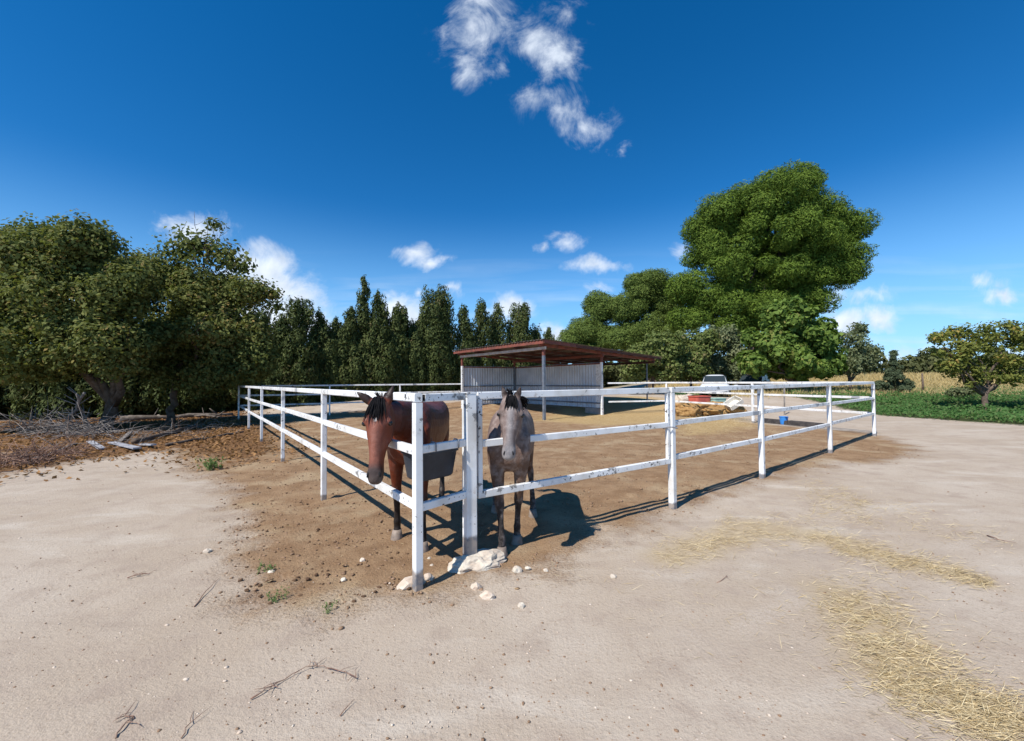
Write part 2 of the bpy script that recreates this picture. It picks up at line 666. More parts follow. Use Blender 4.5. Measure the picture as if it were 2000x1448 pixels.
U = Vector((-.605, .795, 0)).normalized()      # along the left rails
Vv = Vector((.80, .60, 0)).normalized()        # along the right rails
A0 = G(816, 1150)
LEFT_S = [0, 3.05, 6.55, 10.2, 13.9, 18.7]
left_posts = [A0 + U * s for s in LEFT_S]
CORNER_C = left_posts[-1]
GATEPOST = G(918, 1103)
R = [G(1314, 993), G(1489, 935), G(1622, 885), G(1708, 852)]
RB1 = R[3] + Vector((-1.25, 3.6, 0))
RB2 = R[3] + Vector((-2.75, 8.0, 0))
S_P = G(1063, 821)                              # near corner post of the shelter
S_R = S_P + Vv * 3.55
S_L = S_P + U * 6.6
S_Q = S_L + Vv * 3.55
SLOPE_V = -0.056


def poly_sd(X, Y, poly):
    """signed distance to a polygon, positive inside"""
    P = np.array([(p[0], p[1]) for p in poly])
    d = np.full(X.shape, 1e9)
    ins = np.zeros(X.shape, dtype=bool)
    n = len(P)
    for i in range(n):
        a, b = P[i], P[(i + 1) % n]
        e = b - a
        t = np.clip(((X - a[0]) * e[0] + (Y - a[1]) * e[1]) / (e @ e), 0, 1)
        d = np.minimum(d, np.hypot(X - a[0] - t * e[0], Y - a[1] - t * e[1]))
        c = ((a[1] > Y) != (b[1] > Y))
        with np.errstate(divide='ignore', invalid='ignore'):
            xi = (b[0] - a[0]) * (Y - a[1]) / (b[1] - a[1]) + a[0]
        ins ^= c & (X < xi)
    return np.where(ins, d, -d)


def gp(*pts):
    return [G(*p) for p in pts]


soil_poly = [*gp((1708, 846), (1790, 872), (1800, 892), (1730, 905), (1650, 905), (1560, 930), (1480, 950), (1320, 1005), (1180, 1065),
                 (1060, 1125), (880, 1165), (760, 1185), (640, 1212), (500, 1205), (430, 1160), (445, 1080), (440, 1000), (425, 950), (360, 925)),
             G(330, 890), G(300, 860), G(360, 830), CORNER_C + Vector((-.8, 1, 0)), S_L + Vector((0, 3, 0)), S_Q, S_R + Vector((0, 1, 0)), RB2, RB1]
litter_poly = gp((-60, 945), (150, 905), (330, 880), (470, 905), (560, 880), (520, 830), (470, 800), (200, 788), (-60, 800))
straw_polys = [gp((1040, 822), (1120, 796), (1240, 790), (1330, 798), (1330, 826), (1180, 832)),
               gp((1325, 850), (1330, 806), (1440, 812), (1480, 832), (1400, 848))]
green_poly = [G(1480, 770), G(1540, 792), G(1715, 812), G(1960, 828), G(2400, 870), Vector((60, 14, 0)), Vector((75, 32, 0)), Vector((18, 30, 0)), Vector((10, 26, 0))]
green_left = [Vector((-60, 30, 0)), Vector((-26, 30, 0)), Vector((-30, 50, 0)), Vector((-90, 50, 0))]
dry_poly = [Vector((17, 25, 0)), Vector((80, 27, 0)), Vector((120, 60, 0)), Vector((20, 60, 0))]


def axis(lo, hi, s0, g):
    out = [0.0]
    x = 0.0
    while x < hi:
        x += max(s0, g * abs(x))
        out.append(x)
    x = 0.0
    neg = []
    while x > lo:
        x -= max(s0, g * abs(x))
        neg.append(x)
    return np.array(neg[::-1] + out)


rng = np.random.default_rng(7)
xs = axis(-420, 420, .055, .025)
ys = np.concatenate([np.arange(-8, 1.0, .5), axis(0, 700, .045, .017)[0:] + 1.0])
GX, GY = np.meshgrid(xs, ys)
gx, gy = GX.ravel(), GY.ravel()
soil = poly_sd(gx, gy, soil_poly)
litter = poly_sd(gx, gy, litter_poly)
strawm = np.maximum.reduce([poly_sd(gx, gy, p) for p in straw_polys])
green = np.maximum(poly_sd(gx, gy, green_poly), poly_sd(gx, gy, green_left))
dry = poly_sd(gx, gy, dry_poly)


def line_sd(X, Y, pts, half):
    out = np.full(X.shape, -9.0)
    P = [G(*p) for p in pts]
    for (a, b), (wa, wb) in zip(zip(P[:-1], P[1:]), zip(half[:-1], half[1:])):
        e = np.array([b.x - a.x, b.y - a.y])
        t = np.clip(((X - a.x) * e[0] + (Y - a.y) * e[1]) / (e @ e), 0, 1)
        out = np.maximum(out, wa + (wb - wa) * t - np.hypot(X - a.x - t * e[0], Y - a.y - t * e[1]))
    return out


chaff = np.maximum(line_sd(gx, gy, [(1300, 1090), (1390, 1062), (1480, 1032), (1590, 1046), (1730, 1088), (1850, 1118), (1935, 1142)], [.2, .24, .3, .25, .22, .15, .06]),
                   line_sd(gx, gy, [(1640, 1165), (1690, 1200), (1735, 1250), (1740, 1300), (1800, 1340), (1900, 1385), (2010, 1420)], [.22, .27, .27, .24, .21, .19, .17]))
near = (np.hypot(gx, gy) < 30)
gz = zg(gx, gy)
nzv = np.zeros(len(gx))
idx = np.nonzero(near)[0]
for i in idx:
    p = Vector((gx[i], gy[i], 0))
    a = mnoise.noise(p * .35) * .02
    sl = min(max(soil[i] * 2.5 + .5, 0), 1)
    b = mnoise.noise(p * 2.3) * (.004 + .012 * sl) + mnoise.noise(p * 7.0) * (.0015 + .009 * sl)
    nzv[i] = a * .5 + b
# hoof prints trodden into the soft soil
cand = []
while len(cand) < 620:
    a = rng.uniform(-6, 8)
    b = rng.uniform(2.3, 11)
    cand.append((a, b))
cand = np.array(cand)
keep = poly_sd(cand[:, 0], cand[:, 1], soil_poly) > .15
for (a, b) in cand[keep]:
    r = rng.uniform(.05, .085)
    dpt = rng.uniform(.008, .028)
    ix = np.nonzero((np.abs(gx - a) < .25) & (np.abs(gy - b) < .25))[0]
    dd = np.hypot(gx[ix] - a, gy[ix] - b) / r
    nzv[ix] += -dpt * np.exp(-dd ** 2) + .35 * dpt * np.exp(-((dd - 1.5) / .45) ** 2)
gz = gz + nzv
nx, ny = len(xs), len(ys)
ii = np.arange(nx * ny).reshape(ny, nx)
quads = np.stack([ii[:-1, :-1], ii[:-1, 1:], ii[1:, 1:], ii[1:, :-1]], -1).reshape(-1, 4)
gme = mesh_np('ground', np.stack([gx, gy, gz], 1), quads)
for nm, arr, lim in (('soil', soil, 2), ('litter', litter, 2), ('strawy', strawm, 2), ('green', green, 4), ('dry', dry, 6), ('chaff', chaff, 1)):
    set_attr(gme, nm, np.clip(arr, -lim, lim))
tw_ = []
for k, ln in enumerate(([(1180, 1500), (1330, 1330), (1500, 1200), (1700, 1110), (2050, 1015)], [(1560, 1500), (1640, 1330), (1760, 1210), (1900, 1130), (2150, 1050)],
                        [(-120, 1180), (150, 1090), (330, 1010), (420, 950), (440, 905)], [(-150, 1060), (80, 1000), (250, 950), (340, 915), (380, 890)], [(300, 1500), (560, 1330), (900, 1250), (1250, 1235), (1600, 1290), (2000, 1360)])):
    tw_.append(line_sd(gx, gy, ln, [.11] * len(ln)))
set_attr(gme, 'track', np.clip(np.maximum.reduce(tw_), -1, 1))


def m_ground():
    n = NT('bare_earth')
    big = n.noise(.55, 5, .6)
    mid = n.noise(3.1, 5, .6)
    fine = n.noise(38, 4, .65)
    grit = n.noise(160, 3, .6)
    # pale trodden clay with faint wheel-swept streaks
    pale = n.mix(n.ramp(big, .35, .68), (0.406, 0.327, 0.247), (0.472, 0.396, 0.314))
    pale = n.mix(n.ramp(mid, .45, .75), pale, (0.364, 0.289, 0.225))
    mp = n.n('ShaderNodeMapping')
    mp.inputs['Rotation'].default_value = (0, 0, rad(24))
    mp.inputs['Scale'].default_value = (.5, 1.7, 1)
    g = n.n('ShaderNodeNewGeometry')
    n.l(g.outputs['Position'], mp.inputs[0])
    streak = n.noise(1.1, 5, .6, .4, vec=mp.outputs[0])
    pale = n.mix(n.ramp(streak, .52, .72), pale, (0.501, 0.432, 0.350))
    pale = n.mix(n.math('MULTIPLY', n.ramp(streak, .44, .30), .4), pale, (0.312, 0.247, 0.193))
    pale = n.mix(n.math('MULTIPLY', n.ramp(fine, .56, .70), .45), pale, (0.256, 0.191, 0.139))
    pale = n.mix(n.math('MULTIPLY', n.ramp(grit, .60, .72), .5), pale, (0.567, 0.503, 0.431))
    pale = n.mix(n.math('MULTIPLY', n.ramp(grit, .40, .30), .4), pale, (0.226, 0.177, 0.134))
    sp2 = n.noise(75, 3, .7)
    pale = n.mix(n.math('MULTIPLY', n.ramp(sp2, .54, .64), .35), pale, (0.268, 0.206, 0.154))
    pale = n.mix(n.math('MULTIPLY', n.ramp(n.noise(11, 5, .7), .55, .72), .4), pale, (0.322, 0.249, 0.184))
    trk = n.ramp(n.math('ADD', n.attr('track'), n.math('MULTIPLY', n.math('SUBTRACT', n.noise(2.4, 5, .65), .5), .22)), -.03, .07)
    trk = n.math('MULTIPLY', trk, n.ramp(n.noise(.8, 3), .42, .62))
    pale = n.mix(n.math('MULTIPLY', trk, .5), pale, n.mix(n.ramp(sp2, .45, .55), (0.380, 0.310, 0.240), (0.532, 0.458, 0.376)))
    # brown dunged soil
    brown = n.mix(n.ramp(mid, .36, .66), (0.331, 0.215, 0.123), (0.248, 0.151, 0.083))
    brown = n.mix(n.ramp(n.noise(1.2, 4), .48, .68), brown, (0.395, 0.286, 0.174))
    brown = n.mix(n.math('MULTIPLY', n.ramp(fine, .54, .68), .65), brown, (0.153, 0.092, 0.052))
    brown = n.mix(n.math('MULTIPLY', n.ramp(grit, .60, .70), .55), brown, (0.484, 0.366, 0.226))
    wob = n.math('MULTIPLY', n.math('SUBTRACT', n.noise(1.7, 6, .65), .5), 1.5)
    wob2 = n.math('MULTIPLY', n.math('SUBTRACT', fine, .5), 1.0)

    def mask(name, lo, hi, k=1.0):
        a = n.math('ADD', n.attr(name), n.math('MULTIPLY', wob, k))
        a = n.math('ADD', a, n.math('MULTIPLY', wob2, .55 * k))
        return n.ramp(a, lo, hi)

    c = n.mix(mask('soil', -.22, .42), pale, brown)
    lit = n.mix(n.ramp(fine, .4, .62), (0.211, 0.110, 0.048), (0.110, 0.062, 0.033))
    lit = n.mix(n.ramp(grit, .56, .66), lit, (0.326, 0.211, 0.114))
    c = n.mix(mask('litter', -.1, .5, 1.3), c, lit)
    stw = n.mix(n.ramp(grit, .4, .6), (0.352, 0.233, 0.101), (0.528, 0.387, 0.193))
    c = n.mix(n.math('MULTIPLY', mask('strawy', -.5, .7, 1.2), .85), c, stw)
    c = n.mix(n.math('MULTIPLY', n.ramp(n.math('ADD', n.attr('chaff'), n.math('MULTIPLY', wob, .16)), -.14, .2), .5), c, (0.405, 0.304, 0.162))
    grn = n.mix(n.ramp(fine, .4, .65), (0.044, 0.084, 0.026), (0.132, 0.110, 0.052))
    c = n.mix(mask('green', -.2, .3, 1.0), c, grn)
    dr = n.mix(n.ramp(mid, .4, .65), (0.352, 0.264, 0.131), (0.229, 0.194, 0.088))
    c = n.mix(mask('dry', -.6, .8, 2.0), c, dr)
    # far off: scrub and stubble
    y = n.pos()[1]
    c = n.mix(n.ramp(y, 48, 60), c, n.mix(n.ramp(n.noise(.05, 4), .4, .6), (0.114, 0.114, 0.052), (0.264, 0.211, 0.114)))
    h = n.math('ADD', n.math('MULTIPLY', fine, 1.0), n.math('MULTIPLY', grit, .45))
    sm = mask('soil', -.22, .42)
    h = n.math('MULTIPLY', h, n.math('ADD', n.math('MULTIPLY', sm, .9), .55))
    n.bump(h, .7, .022)
    return n.done(c, .95, .08)


ground = link(gme, 'ground', m_ground(), smooth=True)
tag(ground, 'bare pale earth yard with brown paddock soil', None, None, 'structure')

# ------------------------------------------------------------------ paddock rails and posts
TOP, MIDZ, LOW = 1.475, 1.065, 0.63


def post_at(root, p, h, w, m, ax, name='post'):
    r = Rel(root)
    p = Vector((p.x, p.y, -.03))
    r.bar(p, p + Vector((0, 0, h + .03)), w, w, .10, upv=ax)
    return r.build(name, m)


def rail_between(root, p, q, z, w, h, m, sag=0.0):
    r = Rel(root)
    p, q = Vector((p.x, p.y, z)), Vector((q.x, q.y, z - sag))
    r.bar(p, q, w, h, .12)
    return r.build('rail', m)


def fence_run(pts, label, posts, w=.065, rails=((TOP, .05, .07), (MIDZ, .045, .07), (LOW, .045, .07)), h=1.44, post_m='paint_post', special=None):
    root = thing('paddock_fence', label, 'fence', (pts[0].x, pts[0].y, 0), 0, 'white rail fences round the paddock')
    rr = random.Random(len(label))
    for i, p in enumerate(pts):
        if posts[i]:
            d = (pts[min(i + 1, len(pts) - 1)] - pts[max(i - 1, 0)]).normalized()
            m = M[post_m]
            if special and i in special:
                m = M[special[i]]
            post_at(root, p, h + (.012 if i else 0), w + rr.uniform(-.002, .003), m, d)
    for a, b in zip(pts[:-1], pts[1:]):
        d = (b - a).normalized()
        for k, (z, rw, rh) in enumerate(rails):
            if k == 0:
                rail_between(root, a - d * .02, b + d * .0195, z + .003, rw + .014, rh, M['paint'])
            else:
                rail_between(root, a + d * .034, b - d * .034, z + rr.uniform(-.008, .008), rw, rh, M['paint'], rr.uniform(-.01, .01))
    return root


fence_run(left_posts, 'white three-rail fence running back from the near corner post towards the shady tree',
          [1, 1, 1, 1, 1, 1], special={0: 'paint_corner'}, h=1.438)
# short closing panel between the corner post and the gate post
dv = (GATEPOST - A0).normalized()
root = thing('fence_panel', 'short white rail panel between corner post and thick gate post, black tub behind it', 'fence', (A0.x, A0.y, 0), 0, 'white rail fences round the paddock')
for z, hh in ((TOP, .066), (MIDZ + .005, .064), (LOW - .01, .064)):
    rail_between(root, A0 + dv * (.060 if z == TOP else .0335), GATEPOST - dv * .052, z, .045, hh, M['paint'])
# near-black plate on the solid top rail's end, standing for the shade inside a tube
r = Rel(root)
e0 = Vector((A0.x, A0.y, TOP)) + dv * .0605
r.bar(e0 - dv * .004, e0 - dv * .0005, .036, .052, .1)
r.build('tube_end_shade', M['hole_shade'])

gp_root = thing('gate_post', 'thick square white gate post with bare grey foot set in a pale stone', 'post', (GATEPOST.x, GATEPOST.y, 0))
gdir = (R[0] - GATEPOST).normalized()
r = Rel(gp_root)
r.bar(Vector((GATEPOST.x, GATEPOST.y, -.02)), Vector((GATEPOST.x, GATEPOST.y, TOP + .02)), .10, .10, .07, upv=gdir)
r.build('shaft', M['paint_gatepost'])
r = Rel(gp_root)
r.bar(Vector((GATEPOST.x, GATEPOST.y, TOP + .02)), Vector((GATEPOST.x, GATEPOST.y, TOP + .034)), .106, .106, .05, upv=gdir)
r.build('cap', M['paint'])
for z in (.72, 1.28):
    r = Rel(gp_root)
    c = GATEPOST + gdir * .066
    r.tube([(c.x, c.y, z - .04), (c.x, c.y, z + .04)], .012, 8)
    r.build('hinge', M['steel'])

gate = thing('paddock_gate', 'long white tubular gate hung between thick post and strapped post, chipped rails', 'gate', (GATEPOST.x, GATEPOST.y, 0))
g0 = GATEPOST + gdir * .102
g1 = R[0] - gdir * .075
for c, nm in ((g0, 'stile'), (g1, 'stile')):
    r = Rel(gate)
    r.bar(Vector((c.x, c.y, LOW - .06)), Vector((c.x, c.y, TOP - .036)), .042, .042, .1, upv=gdir)
    r.build(nm, M['paint'])
rail_between(gate, g0 - gdir * .022, g1 + gdir * .022, TOP, .044, .066, M['paint'])
rail_between(gate, g0 + gdir * .0225, g1 - gdir * .0225, MIDZ - .02, .044, .064, M['paint'])
rail_between(gate, g0 - gdir * .024, g1 + gdir * .024, LOW - .035, .044, .066, M['paint'])
r = Rel(gate)
mp_ = R[0] - gdir * .02
loop = []
sd = Vector((-gdir.y, gdir.x, 0))
for k in range(17):
    a = 2 * math.pi * k / 16
    loop.append(Vector((mp_.x, mp_.y, MIDZ - .055 + .012 * math.sin(2 * a))) + gdir * (.105 * math.cos(a)) + sd * (.062 * math.sin(a)))
r.tube(loop, .009, 6)
r.build('closing_strap', M['grey_board'], True)

fence_run(R, 'white three-rail fence right of the strapped gate post, ending at the bare yard corner', [1, 1, 1, 1], w=.075,
          rails=((TOP, .05, .068), (MIDZ, .045, .066), (LOW, .045, .066)))
fence_run([R[3], RB1, RB2, S_R + Vector((.3, .1, 0))], 'white rail fence on the far right side, in front of straw heap and parked car', [0, 1, 1, 0], w=.075)
back_pts = [CORNER_C, CORNER_C.lerp(S_L, .36), CORNER_C.lerp(S_L, .68), S_L + Vector((-.06, 0, 0))]
fence_run(back_pts, 'white rail fence along the back of the paddock below the cypress row', [0, 1, 1, 0], w=.065)

# ------------------------------------------------------------------ open shelter
sh = thing('field_shelter', 'open lean-to shelter with rusty red roof beams and corrugated grey walls', 'shelter', (S_P.x, S_P.y, 0))
SZ = 3.16


def rz(p):
    """underside of the roof above p"""
    return SZ + SLOPE_V * (p - S_P).dot(Vv)


def spost(p, w, mlow, mtop, split, h, name='post'):
    r = Rel(sh)
    r.bar(Vector((p.x, p.y, -.02)), Vector((p.x, p.y, split)), w, w, .08, upv=Vv)
    po = r.build(name, M[mlow])
    r = Rel(sh)
    r.bar(Vector((p.x, p.y, split)), Vector((p.x, p.y, h)), w - .004, w - .004, .08, upv=Vv)
    r.build('painted_head', M[mtop], parent=po)


spost(S_P, .11, 'steel', 'red_iron', 2.65, rz(S_P) - .26)
spost(S_L, .10, 'paint', 'red_iron', 2.45, rz(S_L) - .26)
spost(S_R, .10, 'paint', 'red_iron', 2.45, rz(S_R) - .26)
spost(S_Q, .10, 'steel', 'red_iron', 2.45, rz(S_Q) - .26)
S_E = S_P + Vv * 7.6
spost(S_E + U * .4, .06, 'steel', 'steel', 1.5, rz(S_E) - .16)
spost(S_E + U * 6.2, .06, 'steel', 'steel', 1.5, rz(S_E) - .16)


def zbar(a, b, za, zb, w, h, m, name):
    r = Rel(sh)
    r.bar(Vector((a.x, a.y, za)), Vector((b.x, b.y, zb)), w, h, .08)
    return r.build(name, M[m])


# beams along the front and the back, rafters down the slope, purlins
for base, mat_ in ((S_P, 'pale_beam'), (S_P + Vv * 3.55, 'red_iron'), (S_P + Vv * 7.5, 'brown_iron')):
    a, b = base - U * .12, base + U * 6.75
    zz = rz(base) - .20
    zbar(a, b, zz, zz, .09, .12, mat_, 'beam')
for s in (0.0, 1.65, 3.3, 4.95, 6.6):
    a = S_P + U * s - Vv * .25
    b = S_P + U * s + Vv * 7.7
    zbar(a, b, rz(a) - .075, rz(b) - .075, .07, .12, 'red_iron' if s in (0.0, 6.6) else 'brown_iron', 'rafter')
for t in (-.2, 1.0, 2.2, 3.4, 4.6, 5.8, 7.0, 7.65):
    a = S_P + Vv * t - U * .30
    b = S_P + Vv * t + U * 6.95
    zbar(a, b, rz(a) + .012, rz(b) + .012, .05, .05, 'red_iron' if t < 0 else 'brown_iron', 'purlin')
# red fascia along the front edge, and stepped sheet edge down the near side
zbar(S_P - Vv * .30 - U * .32, S_P - Vv * .30 + U * 6.98, rz(S_P) + .015, rz(S_P) + .015, .02, .13, 'red_iron', 'fascia')
steps = [-.28, 1.55, 3.15, 4.65, 7.8]
for k in range(4):
    a = S_P + Vv * steps[k] - U * .34
    b = S_P + Vv * (steps[k + 1] - .01) - U * .34
    zbar(a, b, rz(a) + .02 - .010 * k, rz(b) + .02 - .010 * k, .02, .13 - .018 * k, 'red_iron' if k < 1 else 'brown_iron', 'fascia')


def corrugated(r, o, ax, ay, L_, W_, pitch=.18, amp=.018, nrm=Vector((0, 0, 1)), thick=.004):
    """a ribbed metal sheet: o origin, ribs run along ax, L_ long, W_ wide along ay"""
    n = max(2, int(W_ / pitch * 4))
    prof = []
    for i in range(n + 1):
        w = W_ * i / n
        ph = (w / pitch) % 1.0
        z = amp if ph < .5 else -amp
        prof.append((w, z))
    V, Fq = [], []
    for (w, z) in prof:
        for e in (0, L_):
            V.append(o + ax * e + ay * w + nrm * z)
            V.append(o + ax * e + ay * w + nrm * (z - thick))
    for i in range(n):
        a, b = i * 4, (i + 1) * 4
        Fq += [(a, a + 2, b + 2, b), (a + 1, b + 1, b + 3, a + 3), (a, b, b + 1, a + 1), (a + 2, a + 3, b + 3, b + 2)]
    Fq += [(0, 1, 3, 2), (n * 4, n * 4 + 2, n * 4 + 3, n * 4 + 1)]
    r.add(V, Fq)


slope = (Vv + Vector((0, 0, SLOPE_V))).normalized()
nrm = U.cross(slope).normalized()
if nrm.z < 0:
    nrm = -nrm
lens = [2.0, 1.8, 1.7, 3.3]
acc = -.36
for k in range(4):
    for j in range(7):
        o = S_P + Vv * acc - U * .38 + U * (1.063 * j)
        o = Vector((o.x, o.y, rz(o) + .075 + (3 - k) * .010 + (j % 2) * .006))
        r = Rel(sh)
        corrugated(r, o, slope, U, lens[k], 1.08, .2, .014, nrm)
        r.build('roof_sheet', M['roof_sheet'])
    acc += lens[k] - .16
# back walls of upright ribbed sheets, hung between the far posts
for (a, dirv, length, cnt, outn) in ((S_R, U, 6.55, 6, Vv), (S_L, Vv, 3.5, 3, U)):
    wd = length / cnt
    for j in range(cnt):
        o = a + dirv * (wd * j + .03) + outn * (.075 + .008 * (j % 2))
        o = Vector((o.x, o.y, .33))
        r = Rel(sh)
        corrugated(r, o, Vector((0, 0, 1)), dirv, 2.12, wd + .03, .17, .014, outn)
        r.build('wall_sheet', M['wall_sheet'])
    for z in (.55, 1.35, 2.40):
        zbar(a + outn * .03, a + dirv * length + outn * .03, z, z, .05, .06, 'red_iron' if z > 2 else 'steel', 'wall_rail')
r = Rel(sh)
c = S_R + U * .55 + Vv * .09
r.box(Vector((c.x, c.y, .15)), 1.1, .14, .32, U, .015)
r.build('concrete_footing', M['concrete'])
# bright flashing panel on the open corner
r = Rel(sh)
c = S_R + U * .22 - Vv * .0
r.bar(Vector((c.x, c.y, .34)) + Vv * .045, Vector((c.x, c.y, 2.4)) + Vv * .045, .012, .34, .02, upv=U)
r.build('corner_panel', M['paint'])

# ------------------------------------------------------------------ horses


def remeshed(mb, name, voxel, smooth_it=5):
    me = mb.mesh(name)
    o = bpy.data.objects.new(name + '_source', me)
    col.objects.link(o)
    md = o.modifiers.new('r', 'REMESH')
    md.mode = 'VOXEL'
    md.voxel_size = voxel
    ms = o.modifiers.new('s', 'SMOOTH')
    ms.iterations = smooth_it
    ms.factor = .5
    dg = bpy.context.evaluated_depsgraph_get()
    dg.update()
    new = bpy.data.meshes.new_from_object(o.evaluated_get(dg))
    bpy.data.objects.remove(o)
    bpy.data.meshes.remove(me)
    return new


def m_coat(name, rough=.55, mottle=.16):
    n = NT(name)
    c = n.attr('coat', 'Color')
    g = n.noise(90, 3, .6)
    c = n.mix(n.math('MULTIPLY', n.ramp(g, .35, .7), .28), c, n.mix(.5, c, (0, 0, 0)))
    c = n.mix(n.math('MULTIPLY', n.ramp(n.noise(13, 5, .65), .42, .68), mottle), c, n.mix(.6, c, (.7, .6, .55)))
    n.bump(n.math('ADD', n.math('MULTIPLY', n.noise(160, 2), .12), n.noise(11, 4, .6)), .5, .022)
    return n.done(c, rough, .20)


M['bay_coat'] = m_coat('bay_coat', .42, .06)
M['roan_coat'] = m_coat('grey_roan_coat', .62, .34)


def horse(label, hf, hh, poll, muz, face_turn, S, coat, ears, neck_mid, mane_side, forelock_seed, head_w=1.0, voxel=.0105, flk=(.12, .215)):
    """hf / hh: fore and hind hoof points (left of the horse, right of the horse); poll and muzzle in the world"""
    fm = (hf[0] + hf[1]) / 2
    hm = (hh[0] + hh[1]) / 2
    org = Vector((fm.x, fm.y, 0))
    hd = (fm - hm)
    hd.z = 0
    Lb = hd.length
    hd.normalize()
    lf = Vector((-hd.y, hd.x, 0))          # the horse's left
    Z = Vector((0, 0, 1))
    kx = Lb / .98
    root = thing('horse', label, 'horse', org)
    mb = MB()

    def P(x, y, z):
        return hd * (x * kx) + lf * (y * S) + Z * (z * S)
    tors = [(.145, 1.03, .06, .09), (.12, 1.02, .125, .16), (.07, 1.02, .175, .235), (0, 1.05, .205, .295), (-.12, 1.075, .222, .325), (-.28, 1.05, .245, .315),
            (-.48, 1.03, .265, .30), (-.68, 1.045, .268, .285), (-.85, 1.085, .262, .278), (-.99, 1.115, .245, .25), (-1.10, 1.10, .205, .21), (-1.18, 1.08, .14, .15), (-1.215, 1.07, .06, .07)]
    mb.loft([(P(x, 0, z), lf, Z, w * S, h * S, 2.25) for x, z, w, h in tors], 28)
    # withers and croup ridge
    mb.loft([(P(x, 0, z), lf, Z, w * S, h * S, 2) for x, z, w, h in ((.02, 1.24, .05, .08), (-.08, 1.30, .07, .10), (-.2, 1.30, .07, .09), (-.34, 1.26, .05, .06))], 12)
    # breast muscles and shoulders
    for s in (1, -1):
        mb.loft([(P(.13, s * .085, .99), lf, Z, .03, .05, 2), (P(.11, s * .09, .98), lf, Z, .075 * S, .13 * S, 2), (P(.03, s * .10, .97), lf, Z, .09 * S, .17 * S, 2), (P(-.06, s * .10, .98), lf, Z, .07, .12, 2)], 14)
        mb.loft([(P(.05, s * .14, .88), hd, lf, .05, .03, 2), (P(.05, s * .155, .98), hd, lf, .10, .06, 2), (P(0, s * .16, 1.12), hd, lf, .12, .055, 2), (P(-.08, s * .12, 1.26), hd, lf, .09, .04, 2)], 12)
    for i, s in ((0, 1), (1, -1)):
        hp = hf[i] - org
        hx, hy = hp.dot(hd), hp.dot(lf)

        def Q(x, y, z, k):
            a = P(x, y, z)
            b = hd * hx + lf * hy
            return Vector((a.x + (b.x - a.x) * k, a.y + (b.y - a.y) * k, a.z))
        fl = [(0.0, .125, 1.00, .10, .12, 0), (-.01, .13, .86, .085, .105, .12), (0, .13, .76, .072, .088, .25), (.005, .13, .64, .058, .068, .42), (.01, .13, .53, .046, .052, .58), (.015, .13, .47, .049, .053, .66), (.01, .13, .435, .046, .048, .70),
              (0, .13, .39, .034, .039, .75), (0, .13, .29, .029, .034, .86), (0, .13, .20, .032, .037, .95), (-.005, .13, .165, .039, .043, .98), (0, .13, .125, .034, .036, 1), (.012, .13, .09, .036, .038, 1.0), (.025, .13, .05, .046, .050, 1)]
        mb.loft([(Q(x, s * y, z, k), lf, hd, a * S, b * S, 2.1) for x, y, z, a, b, k in fl], 14)
        hp = hh[i] - org
        hx, hy = hp.dot(hd), hp.dot(lf)
        hl = [(-.93, .10, 1.16, .10, .17, 0), (-.92, .135, 1.02, .115, .20, 0), (-.88, .15, .88, .105, .165, 0.05), (-.90, .15, .78, .088, .125, .15), (-.98, .145, .68, .066, .085, .35), (-1.05, .14, .59, .048, .062, .55), (-1.085, .14, .54, .046, .062, .68), (-1.075, .14, .49, .042, .05, .74),
              (-1.06, .14, .42, .034, .04, .8), (-1.05, .14, .30, .031, .036, .9), (-1.04, .14, .20, .034, .038, .97), (-1.03, .14, .165, .041, .045, 1), (-1.015, .14, .12, .035, .037, 1), (-1.0, .14, .05, .047, .05, 1)]
        off = P(-.985, s * .14, 0)
        dx = hd * hx + lf * hy - off
        mb.loft([(P(x, s * y, z) + dx * k, lf, hd, a * S, b * S, 2.1) for x, y, z, a, b, k in hl], 14)
    # neck
    pl, mz = Vector(poll) - org, Vector(muz) - org
    H = (mz - pl)
    HL = H.length
    H.normalize()
    n0, n3 = P(-.06, 0, 1.13), pl
    nm = Vector(neck_mid) - org
    side0 = lf.copy()
    Fd = Vector((math.cos(face_turn), math.sin(face_turn), 0))
    Fd = (Fd - H * Fd.dot(H)).normalized()            # the way the face looks
    Sd = Fd.cross(H).normalized()
    if Sd.dot(lf) < 0:
        Sd = -Sd
    throat = pl + H * (.22 * HL) - Fd * .075
    neckrings = []
    ctrl = [n0, n0.lerp(nm, .55), nm, throat]
    for k in range(9):
        t = k / 8
        a = (1 - t) ** 3
        b = 3 * (1 - t) ** 2 * t
        c = 3 * (1 - t) * t * t
        d = t ** 3
        p = ctrl[0] * a + ctrl[1] * b + ctrl[2] * c + ctrl[3] * d
        tn = ((ctrl[1] - ctrl[0]) * (1 - t) ** 2 + (ctrl[2] - ctrl[1]) * 2 * t * (1 - t) + (ctrl[3] - ctrl[2]) * t * t).normalized()
        sd = (side0.lerp(Sd, t))
        sd = (sd - tn * sd.dot(tn)).normalized()
        upn = tn.cross(sd)
        if upn.z < 0:
            upn = -upn
        hgt = (.265 * (1 - t) ** 1.2 + .118 * (1 - (1 - t) ** 1.2)) * S
        wid = (.15 * (1 - t) ** 1.1 + .066 * (1 - (1 - t) ** 1.1)) * S
        neckrings.append((p, sd, upn, wid, hgt, 2.1))
    mb.loft(neckrings, 20)
    # head
    hs = HL / .60
    ear_ax = []
    prof = [(-.055, .030, .030, .035), (-.03, .058, .060, .062), (.03, .080, .092, .080), (.12, .094, .122, .096), (.22, .103, .142, .108), (.31, .103, .150, .112), (.40, .090, .142, .108),
            (.50, .073, .118, .100), (.60, .060, .094, .090), (.70, .051, .078, .080), (.79, .052, .070, .074), (.87, .058, .068, .072), (.94, .054, .060, .064), (.985, .042, .045, .050), (1.005, .020, .022, .028)]
    for t, w, d, fr in prof:
        pass
